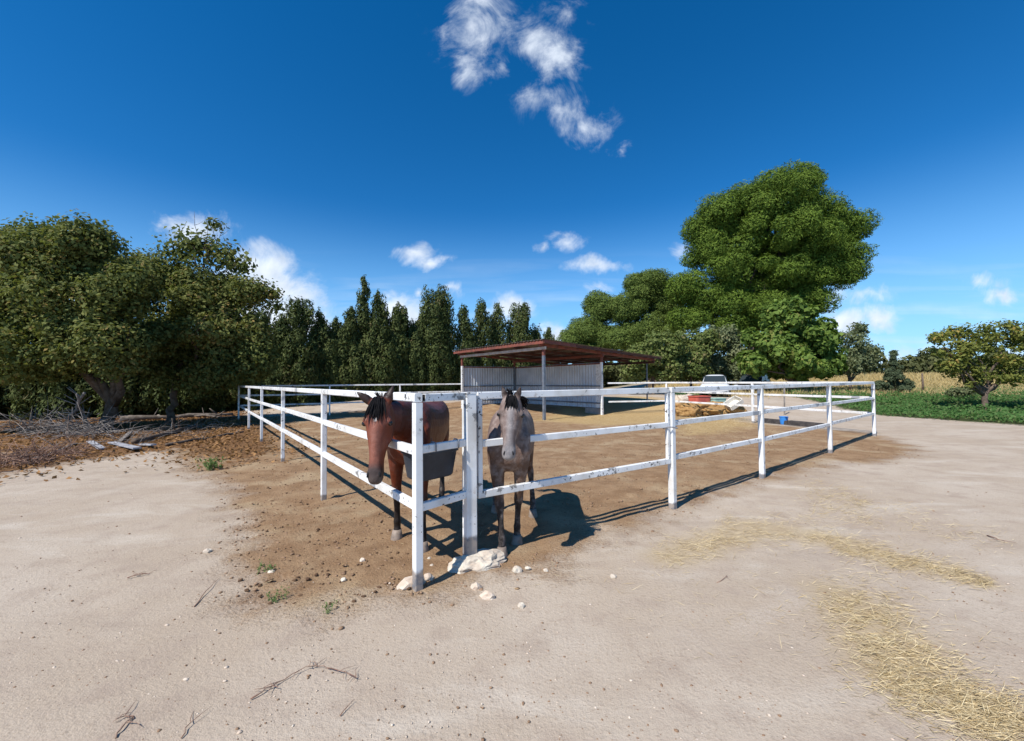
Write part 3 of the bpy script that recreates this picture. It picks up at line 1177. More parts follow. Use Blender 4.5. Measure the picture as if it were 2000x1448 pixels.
    mb.loft([(pl + H * (t * HL) + Fd * ((fr - d) * hs), Sd, Fd, w * hs * head_w, d * hs, 2.35) for t, w, d, fr in prof], 26)
    mb.loft([(pl + H * (t * HL) + Fd * (f * hs), Sd, Fd, w * hs, d * hs, 2) for t, w, d, f in ((.2, .03, .02, .096), (.35, .034, .026, .094), (.5, .030, .026, .084), (.65, .024, .022, .071), (.76, .02, .014, .064))], 12)
    for s in (1, -1):
        # cheek, brow, nostril rim
        c = pl + H * (.36 * HL) - Fd * (.045 * hs) + Sd * (s * .058 * hs)
        mb.loft([(c - H * .10 * hs, Sd, Fd, .01, .02, 2), (c - H * .05 * hs, Sd, Fd, .034 * hs, .068 * hs, 2), (c, Sd, Fd, .04 * hs, .082 * hs, 2), (c + H * .05 * hs, Sd, Fd, .034 * hs, .066 * hs, 2), (c + H * .1 * hs, Sd, Fd, .01, .02, 2)], 12)
        c = pl + H * (.275 * HL) + Fd * (.058 * hs) + Sd * (s * .086 * hs * head_w)
        mb.loft([(c - H * .045 * hs, Sd, Fd, .006, .006, 2), (c - H * .022 * hs, Sd, Fd, .023 * hs, .027 * hs, 2), (c, Sd, Fd, .026 * hs, .030 * hs, 2), (c + H * .025 * hs, Sd, Fd, .015 * hs, .018 * hs, 2)], 10)
        c = pl + H * (.885 * HL) + Fd * (.040 * hs) + Sd * (s * .036 * hs)
        mb.loft([(c - H * .035 * hs, Sd, Fd, .006, .006, 2), (c - H * .01 * hs, Sd, Fd, .020 * hs, .027 * hs, 2), (c + H * .016 * hs, Sd, Fd, .018 * hs, .024 * hs, 2), (c + H * .035 * hs, Sd, Fd, .006, .006, 2)], 10)
        # ear
        e = Vector(ears[0 if s > 0 else 1]).normalized()
        eb = pl + H * (.03 * HL) + Sd * (s * .052 * hs) + Fd * .02
        ef = (Fd - e * Fd.dot(e)).normalized()
        es = e.cross(ef).normalized()
        EL = .148 * hs
        er = []
        for t, w, d in ((-.1, .022, .022), (.0, .027, .026), (.2, .033, .024), (.45, .034, .019), (.7, .024, .014), (.9, .012, .010), (1.0, .004, .004)):
            er.append((eb + e * (t * EL) + ef * (.012 * math.sin(t * 3.0)), es, ef, w * hs, d * hs, 2))
        mb.loft(er, 12)
        ear_ax.append((eb, e, EL))
    me = remeshed(mb, 'body', voxel, 4)
    n = len(me.vertices)
    co = np.empty(n * 3, dtype=np.float32)
    me.vertices.foreach_get('co', co)
    co = co.reshape(-1, 3)
    w_h = (co - np.array(pl)) @ np.array(H) / HL
    w_f = (co - np.array(pl)) @ np.array(Fd) / hs
    w_s = (co - np.array(pl)) @ np.array(Sd) / hs
    # ear line: colour inner ears as skin; head vertices are those near the head axis
    rad_h = np.hypot(w_f, w_s)
    is_head = (w_h > -.35) & (w_h < 1.1) & (rad_h < .22)
    cc = coat(co, w_h, w_f, w_s, is_head, S)
    for eb, e, EL in ear_ax:
        q = co - np.array(eb)
        t = q @ np.array(e)
        dist = np.linalg.norm(q - t[:, None] * np.array(e)[None, :], axis=1)
        cc = blend(cc, (dist < .05) * sstep(.02, .05, t) * (t < EL * 1.1) * .95, (.026, .015, .012))
    set_attr(me, 'coat', cc, 'FLOAT_COLOR')
    body = link(me, 'body', None, root, True)
    # hooves
    for hp in (hf[0], hf[1], hh[0], hh[1]):
        q = hp - org
        r = MB()
        tilt = hd * .012
        r.loft([(q + tilt + Z * .085 * S, lf, hd, .043 * S, .046 * S, 2.1), (q + tilt * 1.6 + Z * .05 * S, lf, hd, .050 * S, .054 * S, 2.1), (q + tilt * 2.4 + Z * .0, lf, hd, .060 * S, .066 * S, 2.1), (q + tilt * 2.4 - Z * .01, lf, hd, .058 * S, .064 * S, 2.1)], 16)
        r.build('hoof', M['hoof'], root, True)
    for s in (1, -1):
        c = pl + H * (.295 * HL) + Fd * (.058 * hs) + Sd * (s * .0965 * hs * head_w)
        r = MB()
        er = .0195 * hs
        r.loft([(c + H * (er * math.cos(a)), Sd, Fd, max(er * math.sin(a), .001), max(er * 1.1 * math.sin(a), .001), 2) for a in [math.pi * k / 8 for k in range(9)]], 12)
        r.build('eye', M['eye'], root, True)
        c = pl + H * (.895 * HL) + Fd * (.058 * hs) + Sd * (s * .0395 * hs)
        r = MB()
        r.loft([(c + H * (.022 * hs * math.cos(a)) + Sd * (s * .006 * math.cos(a)), (Sd + Fd * s * -.4).normalized(), (Fd + Sd * s * .4).normalized(), max(.0085 * hs * math.sin(a), .001), max(.010 * hs * math.sin(a), .001), 2) for a in [math.pi * k / 6 for k in range(7)]], 10)
        r.build('nostril', M['nostril'], root, True)
    # hair: forelock, mane, tail
    rr = random.Random(forelock_seed)

    def locks(name, roots, n_, lenf, rad_):
        r = MB()
        for _ in range(n_):
            b, d0, d1 = roots(rr)
            Ln = lenf(rr)
            pts = []
            p = Vector(b)
            for k in range(6):
                t = k / 5
                pts.append(p.copy())
                d = d0.lerp(d1, t).normalized()
                d += Vector((rr.uniform(-.12, .12), rr.uniform(-.12, .12), rr.uniform(-.06, .06)))
                p = p + d.normalized() * (Ln / 5)
            r.tube(pts, [rad_, rad_ * 1.15, rad_ * 1.1, rad_ * .9, rad_ * .6, rad_ * .15], 5)
        r.build(name, M['hair_black'], root, True)

    def fr(rr):
        a = rr.uniform(-1, 1)
        b = pl + Sd * (a * .036 * hs) + Fd * (.068 * hs) - H * (.015 * hs) + H * rr.uniform(-.01, .05)
        return b, (Fd * .5 + H * .7 + Sd * a * .3).normalized(), (H + Sd * a * .16 - Fd * .02).normalized()
    locks('forelock', fr, 120, lambda rr: rr.uniform(*flk) * hs, .0042)

    def mn(rr):
        t = rr.uniform(.02, .98)
        k = t * 8
        i = min(int(k), 7)
        f = k - i
        A, B = neckrings[i], neckrings[i + 1]
        c = A[0].lerp(B[0], f) + A[2].lerp(B[2], f) * ((A[4] + (B[4] - A[4]) * f) * .97)
        sd = A[1].lerp(B[1], f) * mane_side
        return c, (A[2] * .7 + sd * .8), (sd * .25 - Z)
    locks('mane', mn, 170, lambda rr: rr.uniform(.09, .20), .0055)

    def tl(rr):
        b = P(-1.20, 0, 1.17) + lf * rr.uniform(-.03, .03)
        return b, (-hd * .8 - Z * .4 + lf * rr.uniform(-.2, .2)), -Z
    locks('tail', tl, 40, lambda rr: rr.uniform(.55, .8), .011)
    # the tuft standing up between the ears
    def tf(rr):
        a = rr.uniform(-1, 1)
        b = pl - H * .03 + Sd * (a * .03) - Fd * rr.uniform(-.02, .04)
        return b, (-H + Sd * a * .6 + Fd * .2), (Sd * a + Fd * .5 - H * .4)
    locks('poll_tuft', tf, 26, lambda rr: rr.uniform(.04, .08), .0035)
    body.data.materials.append(M['bay_coat'] if S > 1.0 else M['roan_coat'])
    return root


def blend(c, m, d):
    m = np.clip(m, 0, 1)[:, None]
    return c * (1 - m) + np.array(d)[None, :] * m


def bay(co, wh, wf, ws, head, S):
    c = np.tile(np.array([.135, .029, .012]), (len(co), 1))
    z = co[:, 2]
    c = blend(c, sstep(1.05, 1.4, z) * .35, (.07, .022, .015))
    c = blend(c, np.where(head, 0, sstep(.62, .42, z)), (.020, .015, .013))
    h = head.astype(float)
    c = blend(c, h * sstep(-.05, .1, wh) * .75, (.215, .060, .033))
    c = blend(c, h * sstep(.05, .015, np.abs(ws)) * sstep(.0, .05, wf) * .4, (.33, .16, .12))
    c = blend(c, h * sstep(.72, .86, wh), (.045, .030, .026))
    c = blend(c, h * sstep(.84, .95, wh) * .5, (.12, .09, .08))
    c = blend(c, h * sstep(-.02, -.07, wh) * .85, (.035, .018, .014))
    star = np.hypot((wh - .265) * 1.0, ws * 1.2 / .6)
    c = blend(c, h * (wf > .03) * sstep(.032, .014, star), (.78, .72, .68))
    return c


def roan(co, wh, wf, ws, head, S):
    c = np.tile(np.array([.160, .106, .086]), (len(co), 1))
    z = co[:, 2]
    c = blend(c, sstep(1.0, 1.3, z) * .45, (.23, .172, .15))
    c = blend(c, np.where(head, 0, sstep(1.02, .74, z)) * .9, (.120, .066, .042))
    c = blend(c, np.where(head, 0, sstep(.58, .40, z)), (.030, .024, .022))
    h = head.astype(float)
    c = blend(c, h * sstep(-.02, .12, wh), (.165, .112, .094))
    c = blend(c, h * sstep(.055, .01, np.abs(ws)) * sstep(.02, .06, wf) * .75, (.275, .252, .248))
    c = blend(c, h * sstep(.045, .065, np.abs(ws)) * sstep(.05, .02, wf) * sstep(.3, .45, wh) * .3, (.20, .14, .12))
    c = blend(c, h * sstep(.68, .86, wh) * .85, (.165, .157, .162))
    c = blend(c, h * sstep(.90, 1.0, wh) * .6, (.36, .33, .32))
    eye = np.hypot((wh - .29) * .9, (np.abs(ws) - .10) * 1.0)
    c = blend(c, h * sstep(.07, .03, eye) * .6, (.10, .075, .065))
    c = blend(c, h * sstep(-.03, -.09, wh) * .9, (.075, .042, .032))
    return c


# the bay looks out between the left rails, the grey one out of the gate
horse('bay horse with black legs and small white star, head out through the left rails',
      (G(826, 1074), G(776, 1050)), (G(862, 984), G(822, 978)),
      AT(744, 785, 3.56), AT(733, 946, 3.36), math.atan2(-1, .06), 1.02, bay,
      ((.25, .25, .9), (-.80, -.15, .62)), Vector((-1.06, 3.80, 1.30)), -1, 5, head_w=.95, flk=(.11, .19))
horse('grey roan horse facing out of the gate, nose in front of the middle rail',
      (G(1010, 1060), G(980, 1084)), (G(1041, 1008), G(968, 1000)),
      AT(999, 779, 3.56), AT(993, 899, 3.42), math.atan2(-1, -.02), .965, roan,
      ((.30, .05, 1.0), (-.30, .05, 1.0)), Vector((0.0, 3.88, 1.27)), 1, 9, head_w=1.19, flk=(.06, .135))

# ------------------------------------------------------------------ foliage helpers


def unit(a):
    return a / np.maximum(np.linalg.norm(a, axis=1, keepdims=True), 1e-9)


def leaf_mesh(name, Pn, Nn, Tn, Lf, Wf, tint, fold=.18, tri=False):
    """one four-cornered leaf per point"""
    Tn = unit(Tn - Nn * np.sum(Tn * Nn, axis=1, keepdims=True))
    Bn = np.cross(Nn, Tn)
    Lf = np.asarray(Lf)[:, None]
    Wf = np.asarray(Wf)[:, None]
    a = Pn - Tn * Lf * .5
    c = Pn + Tn * Lf * .5
    if tri:
        V = np.stack([a - Bn * Wf * .5, a + Bn * Wf * .5 + Nn * Wf * fold, c], 1).reshape(-1, 3)
        me = mesh_np(name, V, np.arange(len(V)).reshape(-1, 3))
        set_attr(me, 'tint', np.repeat(tint, 3))
        return me
    b = Pn + Bn * Wf * .5 + Nn * Wf * fold + Tn * Lf * .06
    d = Pn - Bn * Wf * .5 + Nn * Wf * fold + Tn * Lf * .06
    V = np.stack([a, b, c, d], 1).reshape(-1, 3)
    Fq = np.arange(len(V)).reshape(-1, 4)
    me = mesh_np(name, V, Fq)
    set_attr(me, 'tint', np.repeat(tint, 4))
    return me


def crown_mesh(name, lobes, n, Lf, Wf, seed, shell=(.72, 1.03), inner=.2, upbias=.35, tang_up=0.0, lobe_tint=.5, droop=0.0, nrand=.65, wavy=.10, tri=False):
    """leaves spread through and over lobes (x, y, z, rx, ry, rz)"""
    g = np.random.default_rng(seed)
    Lb = np.array(lobes, dtype=float)
    area = (Lb[:, 3] * Lb[:, 4] + Lb[:, 3] * Lb[:, 5] + Lb[:, 4] * Lb[:, 5])
    k = g.choice(len(Lb), n, p=area / area.sum())
    d = unit(g.normal(size=(n, 3)))
    r = g.uniform(shell[0], shell[1], n)
    ins = g.random(n) < inner
    r[ins] = g.uniform(.15, shell[0], ins.sum())
    # knobbly outline
    wav = wavy * (np.sin(d[:, 0] * 7 + k) + np.sin(d[:, 1] * 8 + k * 2.1) + np.sin(d[:, 2] * 9 + k * .7))
    r = r * (1 + wav)
    Pn = Lb[k, :3] + d * Lb[k, 3:6] * r[:, None]
    Nn = unit(d + g.normal(size=(n, 3)) * nrand + np.array([0, 0, upbias]))
    Tn = g.normal(size=(n, 3))
    if tang_up:
        Tn = unit(Tn) * (1 - tang_up) + np.array([0, 0, 1.0]) * tang_up + d * .25
    if droop:
        Tn = unit(Tn) + np.array([0, 0, -droop])
    lt = g.random(len(Lb))
    t = np.clip(g.random(n) * (1 - lobe_tint) + lt[k] * lobe_tint + g.normal(size=n) * .06, 0, 1)
    return leaf_mesh(name, Pn, Nn, Tn, Lf * g.uniform(.6, 1.3, n), Wf * g.uniform(.6, 1.3, n), t, tri=tri)


def sub_lobes(masses, per, r_lo, r_hi, seed, flat=.8, depth=1.0, qlo=.55):
    """break big masses (x, y, z, rx, ry, rz) into lobes over their surface"""
    g = np.random.default_rng(seed)
    out = []
    for (x, y, z, rx, ry, rzz) in masses:
        k = max(4, int(per * (rx * rzz) ** .8))
        for _ in range(k):
            d = g.normal(size=3)
            d /= np.linalg.norm(d)
            q = g.uniform(qlo, 1.0)
            r = g.uniform(r_lo, r_hi)
            out.append((x + d[0] * max(rx - r * .8, .1) * q, y + d[1] * max(ry - r * .8, .1) * q * depth, z + d[2] * max(rzz - r * .8, .1) * q, r, r, r * flat))
    return out


def px_mass(px, py, a, b, Y, ky=1.0):
    p = AT(px, py, Y)
    k = Y / F_PX
    return (p.x, p.y, p.z, a * k, a * k * ky, b * k)


def branch_path(p, q, seed, wob=.12, n=6):
    rr = random.Random(seed)
    p, q = Vector(p), Vector(q)
    L_ = (q - p).length
    pts = []
    for i in range(n):
        t = i / (n - 1)
        w = L_ * wob * math.sin(math.pi * t)
        pts.append(p.lerp(q, t) + Vector((rr.uniform(-w, w), rr.uniform(-w, w), rr.uniform(-w, w) * .6)))
    return pts


def tree(name, label, base, crown, leaf_mat, trunk_r, limbs, group=None, cat='tree', trunk_top=None, bark='bark', seed=1, lean=(0, 0)):
    """base point, a ready crown mesh in the world, limb end points"""
    root = thing(name, label, cat, base, 0, group)
    r = Rel(root)
    tt = trunk_top or (base + Vector((lean[0], lean[1], 1.4)))
    pts = branch_path(base - Vector((0, 0, .1)), tt, seed, .05, 7)
    r.tube(pts, [trunk_r * k for k in (1.45, 1.12, 1.0, .95, .92, .9, .88)], 12)
    for i, q in enumerate(limbs):
        r.tube(branch_path(tt - Vector((0, 0, .15)), q, seed * 13 + i, .1, 7), [trunk_r * k for k in (.72, .6, .5, .4, .3, .2, .08)], 8)
    r.build('trunk', M[bark], True)
    # crown vertices are world points; store them relative to the base
    n = len(crown.vertices)
    co = np.empty(n * 3, dtype=np.float32)
    crown.vertices.foreach_get('co', co)
    co = co.reshape(-1, 3) - np.array(base, dtype=np.float32)
    crown.vertices.foreach_set('co', co.ravel())
    crown.update()
    link(crown, 'crown', M[leaf_mat], root)
    return root


def gnd(p):
    return Vector((p[0], p[1], float(zg(p[0], p[1]))))


# ------------------------------------------------------------------ the two spreading trees on the left
def gnd0(p):
    return Vector((p.x, p.y, float(zg(p.x, p.y))))


Y1 = 13.4
b1 = on(203, 838)
m1 = [px_mass(*a, Y1, .9) for a in ((110, 520, 110, 88), (185, 475, 62, 46), (60, 480, 70, 52), (40, 590, 90, 110), (150, 620, 120, 95), (80, 690, 110, 60), (215, 670, 90, 80), (230, 560, 70, 70), (-60, 560, 110, 110), (60, 715, 80, 34), (-60, 690, 100, 80))]
lb = sub_lobes(m1, 9.0, .32, .75, 11, .85)
cm = crown_mesh('crown', lb, 105000, .135, .085, 3, inner=.10, upbias=.5, lobe_tint=.3, shell=(.68, 1.18), wavy=.15)
tree('spreading_tree', 'big dense broadleaf tree with forked trunk at the left edge above dead branches', b1, cm, 'fig_leaf', .20,
     [AT(100, 560, Y1 + .4), AT(190, 520, Y1), AT(255, 640, Y1 - .1), AT(80, 620, Y1 + .6), AT(235, 620, Y1 + .5), AT(150, 600, Y1 + 1.6)], trunk_top=AT(222, 782, b1.y), seed=3,
     group='broadleaf trees left of the paddock')
Y2 = 16.5
b2 = gnd0(AT(330, 800, 16.9))
m2 = [px_mass(*a, Y2, .9) for a in ((325, 540, 66, 44), (300, 600, 95, 80), (410, 580, 75, 62), (480, 570, 55, 36), (390, 660, 120, 70), (300, 690, 110, 60), (455, 650, 70, 70), (440, 720, 80, 45), (370, 730, 100, 40), (500, 690, 40, 60), (250, 550, 60, 56), (268, 525, 46, 36), (400, 556, 56, 32))]
lb = sub_lobes(m2, 8.0, .32, .75, 12, .85)
cm = crown_mesh('crown', lb, 92000, .14, .088, 4, inner=.10, upbias=.5, lobe_tint=.3, shell=(.68, 1.18), wavy=.15)
sp = [px_mass(*a, Y2, .8) for a in ((385, 480, 60, 44), (440, 505, 50, 38), (350, 490, 44, 34), (530, 575, 24, 14), (470, 520, 30, 20), (540, 600, 20, 16), (420, 440, 24, 14))]
cm2 = crown_mesh('crown', sp, 1700, .20, .13, 5, inner=.9, shell=(.9, 1.0), lobe_tint=.3)
tw = []
tr2 = tree('spreading_tree', 'broadleaf tree with thin bare twigs at its top, between big left tree and cypresses', b2, cm, 'fig_leaf', .13,
           [AT(330, 520, Y2), AT(420, 540, Y2 - .4), AT(480, 590, Y2), AT(300, 600, Y2 + 1), AT(400, 620, Y2 - 1.5)], trunk_top=AT(345, 745, 16.8), seed=5,
           group='broadleaf trees left of the paddock')
co = np.empty(len(cm2.vertices) * 3, dtype=np.float32)
cm2.vertices.foreach_get('co', co)
cm2.vertices.foreach_set('co', (co.reshape(-1, 3) - np.array(b2, dtype=np.float32)).ravel())
o = link(cm2, 'sparse_top', M['fig_leaf'], tr2)
r = Rel(tr2)
for k, (a, b) in enumerate((((395, 560), (380, 425)), ((395, 560), (405, 440)), ((400, 550), (435, 450)), ((410, 560), (350, 455)), ((420, 560), (460, 480)), ((440, 570), (535, 570)), ((450, 580), (545, 600)), ((400, 540), (418, 432)), ((380, 540), (335, 470)), ((440, 560), (480, 505)))):
    pa, pb = AT(*a, Y2 - .2 + .1 * k), AT(*b, Y2 - .5 + .12 * k)
    pts = branch_path(pa, pb, 40 + k, .09, 8)
    r.tube(pts, [.03, .026, .022, .018, .015, .012, .009, .005], 5)
    rr = random.Random(k)
    for j in range(3, 8):
        d = Vector((rr.uniform(-1, 1), rr.uniform(-1, 1), rr.uniform(.1, 1))).normalized()
        r.tube([pts[j], pts[j] + d * .2, pts[j] + d * .42 + Vector((0, 0, .06))], [.010, .007, .003], 4)
r.build('bare_twigs', M['bark'], True)

# ------------------------------------------------------------------ row of cypresses behind the paddock


def cypress(px, top_py, w_px, Y, seed, label, notch=1.0, n=15000):
    base = gnd(AT(px, 760, Y))
    top = AT(px, top_py, Y).z
    Hh = top - base.z
    Wd = w_px * Y / F_PX / 2
    g = np.random.default_rng(seed)
    lobes = []
    zc = .15
    while zc < Hh * .97:
        t = zc / Hh
        rr_ = Wd * (min(1.0, .62 + t * 1.6) if t < .25 else max(.07, (1 - ((t - .25) / .77)) ** (.62 * notch)))
        k = max(2, int(rr_ * 6))
        for i in range(k):
            a = g.uniform(0, 6.283)
            q = rr_ * g.uniform(.66, .95)
            s = g.uniform(.24, .42) * min(1, .35 + rr_)
            lobes.append((base.x + math.cos(a) * q, base.y + math.sin(a) * q, base.z + zc + g.uniform(-.2, .2), s, s, s * 2.1))
        lobes.append((base.x, base.y, base.z + zc, rr_ * .75, rr_ * .75, .5))
        zc += .42
    lobes.append((base.x, base.y, top - .35, .10, .10, .5))
    cm = crown_mesh('crown', lobes, n, .23, .085, seed + 100, inner=.06, upbias=.15, tang_up=.6, lobe_tint=.40, wavy=.06, nrand=.5, tri=True)
    root = thing('cypress_tree', label, 'tree', base, 0, 'cypresses behind the paddock')
    r = Rel(root)
    r.tube([base - Vector((0, 0, .1)), base + Vector((0, 0, Hh * .5)), base + Vector((0, 0, Hh * .93))], [.16, .10, .03], 8)
    r.build('trunk', M['bark'], True)
    nn = len(cm.vertices)
    co = np.empty(nn * 3, dtype=np.float32)
    cm.vertices.foreach_get('co', co)
    cm.vertices.foreach_set('co', (co.reshape(-1, 3) - np.array(base, dtype=np.float32)).ravel())
    cm.update()
    link(cm, 'crown', M['cypress'], root)


cyps = [(-40, 640, 120, 19.5, 'dark cypress at the left edge behind the big broadleaf tree, mostly hidden'),
        (130, 640, 120, 20.0, 'dark cypress hidden low behind the forked trunk of the left tree'),
        (250, 640, 110, 21.0, 'dark cypress screened by the foliage where the two broadleaf trees meet'),
        (350, 640, 105, 22.0, 'dark cypress behind the broadleaf tree with the bare twig top'),
        (435, 630, 100, 23.0, 'dark cypress at the right rim of the leftmost broadleaf trees, half hidden'),
        (510, 612, 85, 24.0, 'blunt cypress just right of the broadleaf trees, first one standing clear'),
        (577, 588, 88, 24.8, 'pointed cypress under the white cloud, broad skirt, second standing clear'),
        (622, 606, 62, 25.6, 'slim low cypress between the pointed one and the tall spire'),
        (655, 622, 60, 26.2, 'shortest cypress just left of the tall spire group'),
        (686, 600, 58, 26.6, 'cypress shoulder hugging the left flank of the tallest spire'),
        (711, 540, 42, 27.0, 'tallest cypress, a needle-thin spire rising above the row'),
        (738, 572, 76, 27.4, 'bulky round-topped cypress right of the tall thin spire'),
        (778, 590, 56, 28.2, 'narrow cypress alone against white cloud, between the bulky and twin ones'),
        (812, 632, 60, 28.8, 'low cypress filling the gap left of the twin-topped pair'),
        (845, 566, 66, 29.4, 'left stem of the tall twin-topped cypress pair'),
        (866, 558, 48, 29.8, 'right stem of the tall twin-topped cypress pair'),
        (906, 600, 46, 30.6, 'slender cypress just right of the twin-topped pair, above the shelter roof edge'),
        (944, 588, 44, 31.4, 'slender straight cypress rising behind the left half of the shelter roof'),
        (974, 596, 40, 32.2, 'narrow cypress between two straight ones behind the shelter'),
        (1015, 592, 62, 33.0, 'full cypress above the shelter roof peak, last tall one on the right'),
        (1047, 640, 50, 34.0, 'low cypress sloping down behind the shelter roof ridge'),
        (1072, 642, 26, 38.0, 'tiny lone cypress tip peeping over the shelter roof corner')]
for k, (px, ty, w, Yc, lab) in enumerate(cyps):
    cypress(px, ty, w * 1.25, Yc, 300 + k, lab, .8 if 'spire' not in lab else 1.25, 23000 if w > 50 else 13000)

# ------------------------------------------------------------------ pines


def pine(label, masses, Y, base_px, n, seed, mat_, per=3.8, r=(.75, 1.6)):
    ms = [px_mass(*a, Y, .95) for a in masses]
    lb = sub_lobes(ms, per, r[0], r[1], seed, .74, qlo=.7)
    cm = crown_mesh('crown', lb, n, .27, .078, seed + 1, inner=.05, upbias=.35, lobe_tint=.14, shell=(.80, 1.07), nrand=.50, wavy=.065, tri=True)
    base = gnd(AT(base_px, 750, Y))
    lim = [Vector(m[:3]) for m in ms]
    tree('pine_tree', label, base, cm, mat_, .42, lim, 'big pines beyond the paddock', trunk_top=base + Vector((0, 0, 4.5)), seed=seed)


pine('huge umbrella-crowned pine towering over the right half of the yard',
     [(1505, 395, 118, 62), (1540, 365, 70, 38), (1440, 420, 85, 52), (1375, 455, 46, 52), (1500, 470, 120, 55), (1590, 430, 62, 60), (1650, 450, 50, 42), (1640, 500, 52, 34),
      (1395, 520, 66, 52), (1480, 545, 100, 45), (1590, 545, 80, 45), (1650, 530, 38, 22), (1345, 560, 40, 45), (1400, 590, 70, 45), (1490, 605, 80, 42), (1570, 590, 60, 36), (1350, 620, 48, 34), (1440, 640, 70, 34), (1570, 490, 70, 40), (1610, 490, 50, 36), (1540, 560, 70, 40), (1470, 500, 90, 45), (1530, 610, 60, 40)],
     36.0, 1470, 400000, 21, 'pine')
pine('middle pine with rounded crown just left of the huge one',
     [(1262, 560, 52, 44), (1300, 590, 36, 50), (1225, 600, 40, 40), (1280, 640, 60, 40), (1225, 660, 55, 36)], 42.0, 1275, 100000, 22, 'pine_b', 3.8)
pine('smallest pine, a low sloping crown rising behind the shelter roof end',
     [(1180, 600, 42, 40), (1150, 640, 42, 36), (1118, 665, 26, 30), (1190, 660, 50, 34), (1140, 690, 40, 24)], 44.0, 1160, 80000, 23, 'pine_b', 3.8)

# ------------------------------------------------------------------ bushes and trees in front of the pines


def bush(name, label, masses, Y, base_px, n, seed, mat_, leaf=(.24, .15), trunk_r=.10, per=7.0, r=(.4, .8), group=None, inner=.12, cat='tree', tt=1.0):
    ms = [px_mass(*a, Y, .9) for a in masses]
    lb = sub_lobes(ms, per, r[0], r[1], seed, .9)
    cm = crown_mesh('crown', lb, n, leaf[0], leaf[1], seed + 1, inner=inner, upbias=.4, lobe_tint=.35)
    base = gnd(AT(base_px, 760, Y))
    tree(name, label, base, cm, mat_, trunk_r, [Vector(m[:3]) for m in ms], group, cat, base + Vector((0, 0, tt)), seed=seed)


bush('leafy_bush', 'tall olive-green bush right behind the end of the shelter roof', [(1265, 700, 50, 40), (1300, 680, 50, 42), (1240, 720, 36, 30), (1290, 725, 50, 26)], 30.0, 1275, 13000, 31, 'olive_leaf', group='bushes below the pines', cat='bush')
bush('leafy_bush', 'dull green bush left of the white car, below the big pine', [(1345, 690, 48, 46), (1375, 675, 42, 40), (1350, 728, 50, 24)], 31.0, 1350, 13000, 32, 'olive_leaf', group='bushes below the pines', cat='bush')
bush('leafy_bush', 'brownish twiggy bush directly above the white car', [(1425, 690, 36, 50), (1440, 725, 40, 30), (1410, 660, 36, 30), (1400, 715, 30, 34)], 32.5, 1425, 10000, 33, 'grey_leaf', group='bushes below the pines', inner=.3, cat='bush')
bush('broadleaf_tree', 'bright green large-leaved tree in front of the huge pine', [(1545, 625, 55, 50), (1500, 660, 50, 45), (1590, 660, 52, 50), (1530, 700, 75, 36), (1610, 705, 40, 34), (1470, 710, 40, 30), (1560, 725, 70, 24)], 27.0, 1550, 15000, 34, 'walnut_leaf', (.34, .24), .14, 6.0, (.4, .75))
bush('airy_tree', 'loose grey-green tree with thin leaning twigs at the right foot of the huge pine', [(1665, 670, 36, 36), (1690, 690, 30, 30), (1650, 710, 40, 30), (1690, 720, 26, 24), (1680, 645, 24, 18)], 27.5, 1660, 4200, 35, 'grey_leaf', (.22, .10), .09, 6.0, (.35, .6), inner=.45)
bush('small_tree', 'yellowing small tree with dark leaning trunk among the weeds at the right edge',
     [(1900, 672, 60, 30), (1855, 690, 44, 24), (1955, 655, 55, 36), (2000, 690, 60, 46), (1925, 712, 60, 22), (1830, 662, 16, 12), (2050, 660, 60, 50), (1880, 650, 34, 16), (1985, 730, 60, 26), (1880, 725, 40, 14), (1940, 738, 44, 16), (1900, 742, 30, 12), (1850, 715, 30, 14)],
     18.5, 1922, 12500, 36, 'fruit_leaf', (.15, .09), .11, 13.0, (.22, .46), tt=.9, inner=.5)
bush('small_conifer', 'small dark pointed conifer in the dry grass beyond the fence end', [(1744, 760, 40, 12), (1728, 752, 22, 14), (1762, 750, 22, 14), (1746, 742, 26, 14), (1740, 728, 16, 14), (1752, 722, 12, 14), (1746, 708, 8, 14), (1746, 694, 4, 12)],
     26.0, 1746, 13000, 37, 'juniper_leaf', (.17, .05), .05, 40.0, (.10, .22), inner=.25)
bush('grey_shrub', 'low silvery shrub left of the yellowing tree trunk', [(1885, 760, 30, 14), (1865, 765, 20, 10)], 22.0, 1882, 2200, 38, 'grey_leaf', (.12, .05), .03, 8.0, (.15, .3), cat='shrub', tt=.3)

# ------------------------------------------------------------------ far vegetation, weeds and grass


def scatter_blades(name, label, pts, hgt, wid, seed, mat_, lean=.5, zfun=zg):
    g = np.random.default_rng(seed)
    n = len(pts)
    z = zfun(pts[:, 0], pts[:, 1])
    h = hgt * g.uniform(.35, 1.15, n)
    Tn = unit(np.stack([g.normal(size=n) * lean, g.normal(size=n) * lean, np.ones(n)], 1))
    Nn = unit(np.cross(Tn, unit(g.normal(size=(n, 3)))))
    Pn = np.stack([pts[:, 0], pts[:, 1], z - .01], 1) + Tn * (h * .5)[:, None]
    me = leaf_mesh(name, Pn, Nn, Tn, h, wid * g.uniform(.6, 1.3, n), g.random(n), .1)
    o = link(me, name, M[mat_])
    return tag(o, label, None, None, 'stuff')


def in_poly(poly, n, seed, box, k=1.0, edge=0.0, dens=None):
    g = np.random.default_rng(seed)
    out = []
    tot = 0
    while tot < n:
        p = np.stack([g.uniform(box[0], box[1], 40000), g.uniform(box[2], box[3], 40000)], 1)
        sd = poly_sd(p[:, 0], p[:, 1], poly)
        q = p[sd + g.normal(size=len(p)) * edge > 0]
        if dens is not None:
            q = q[g.random(len(q)) < dens(q)]
        out.append(q)
        tot += len(q)
    return np.concatenate(out)[:n]


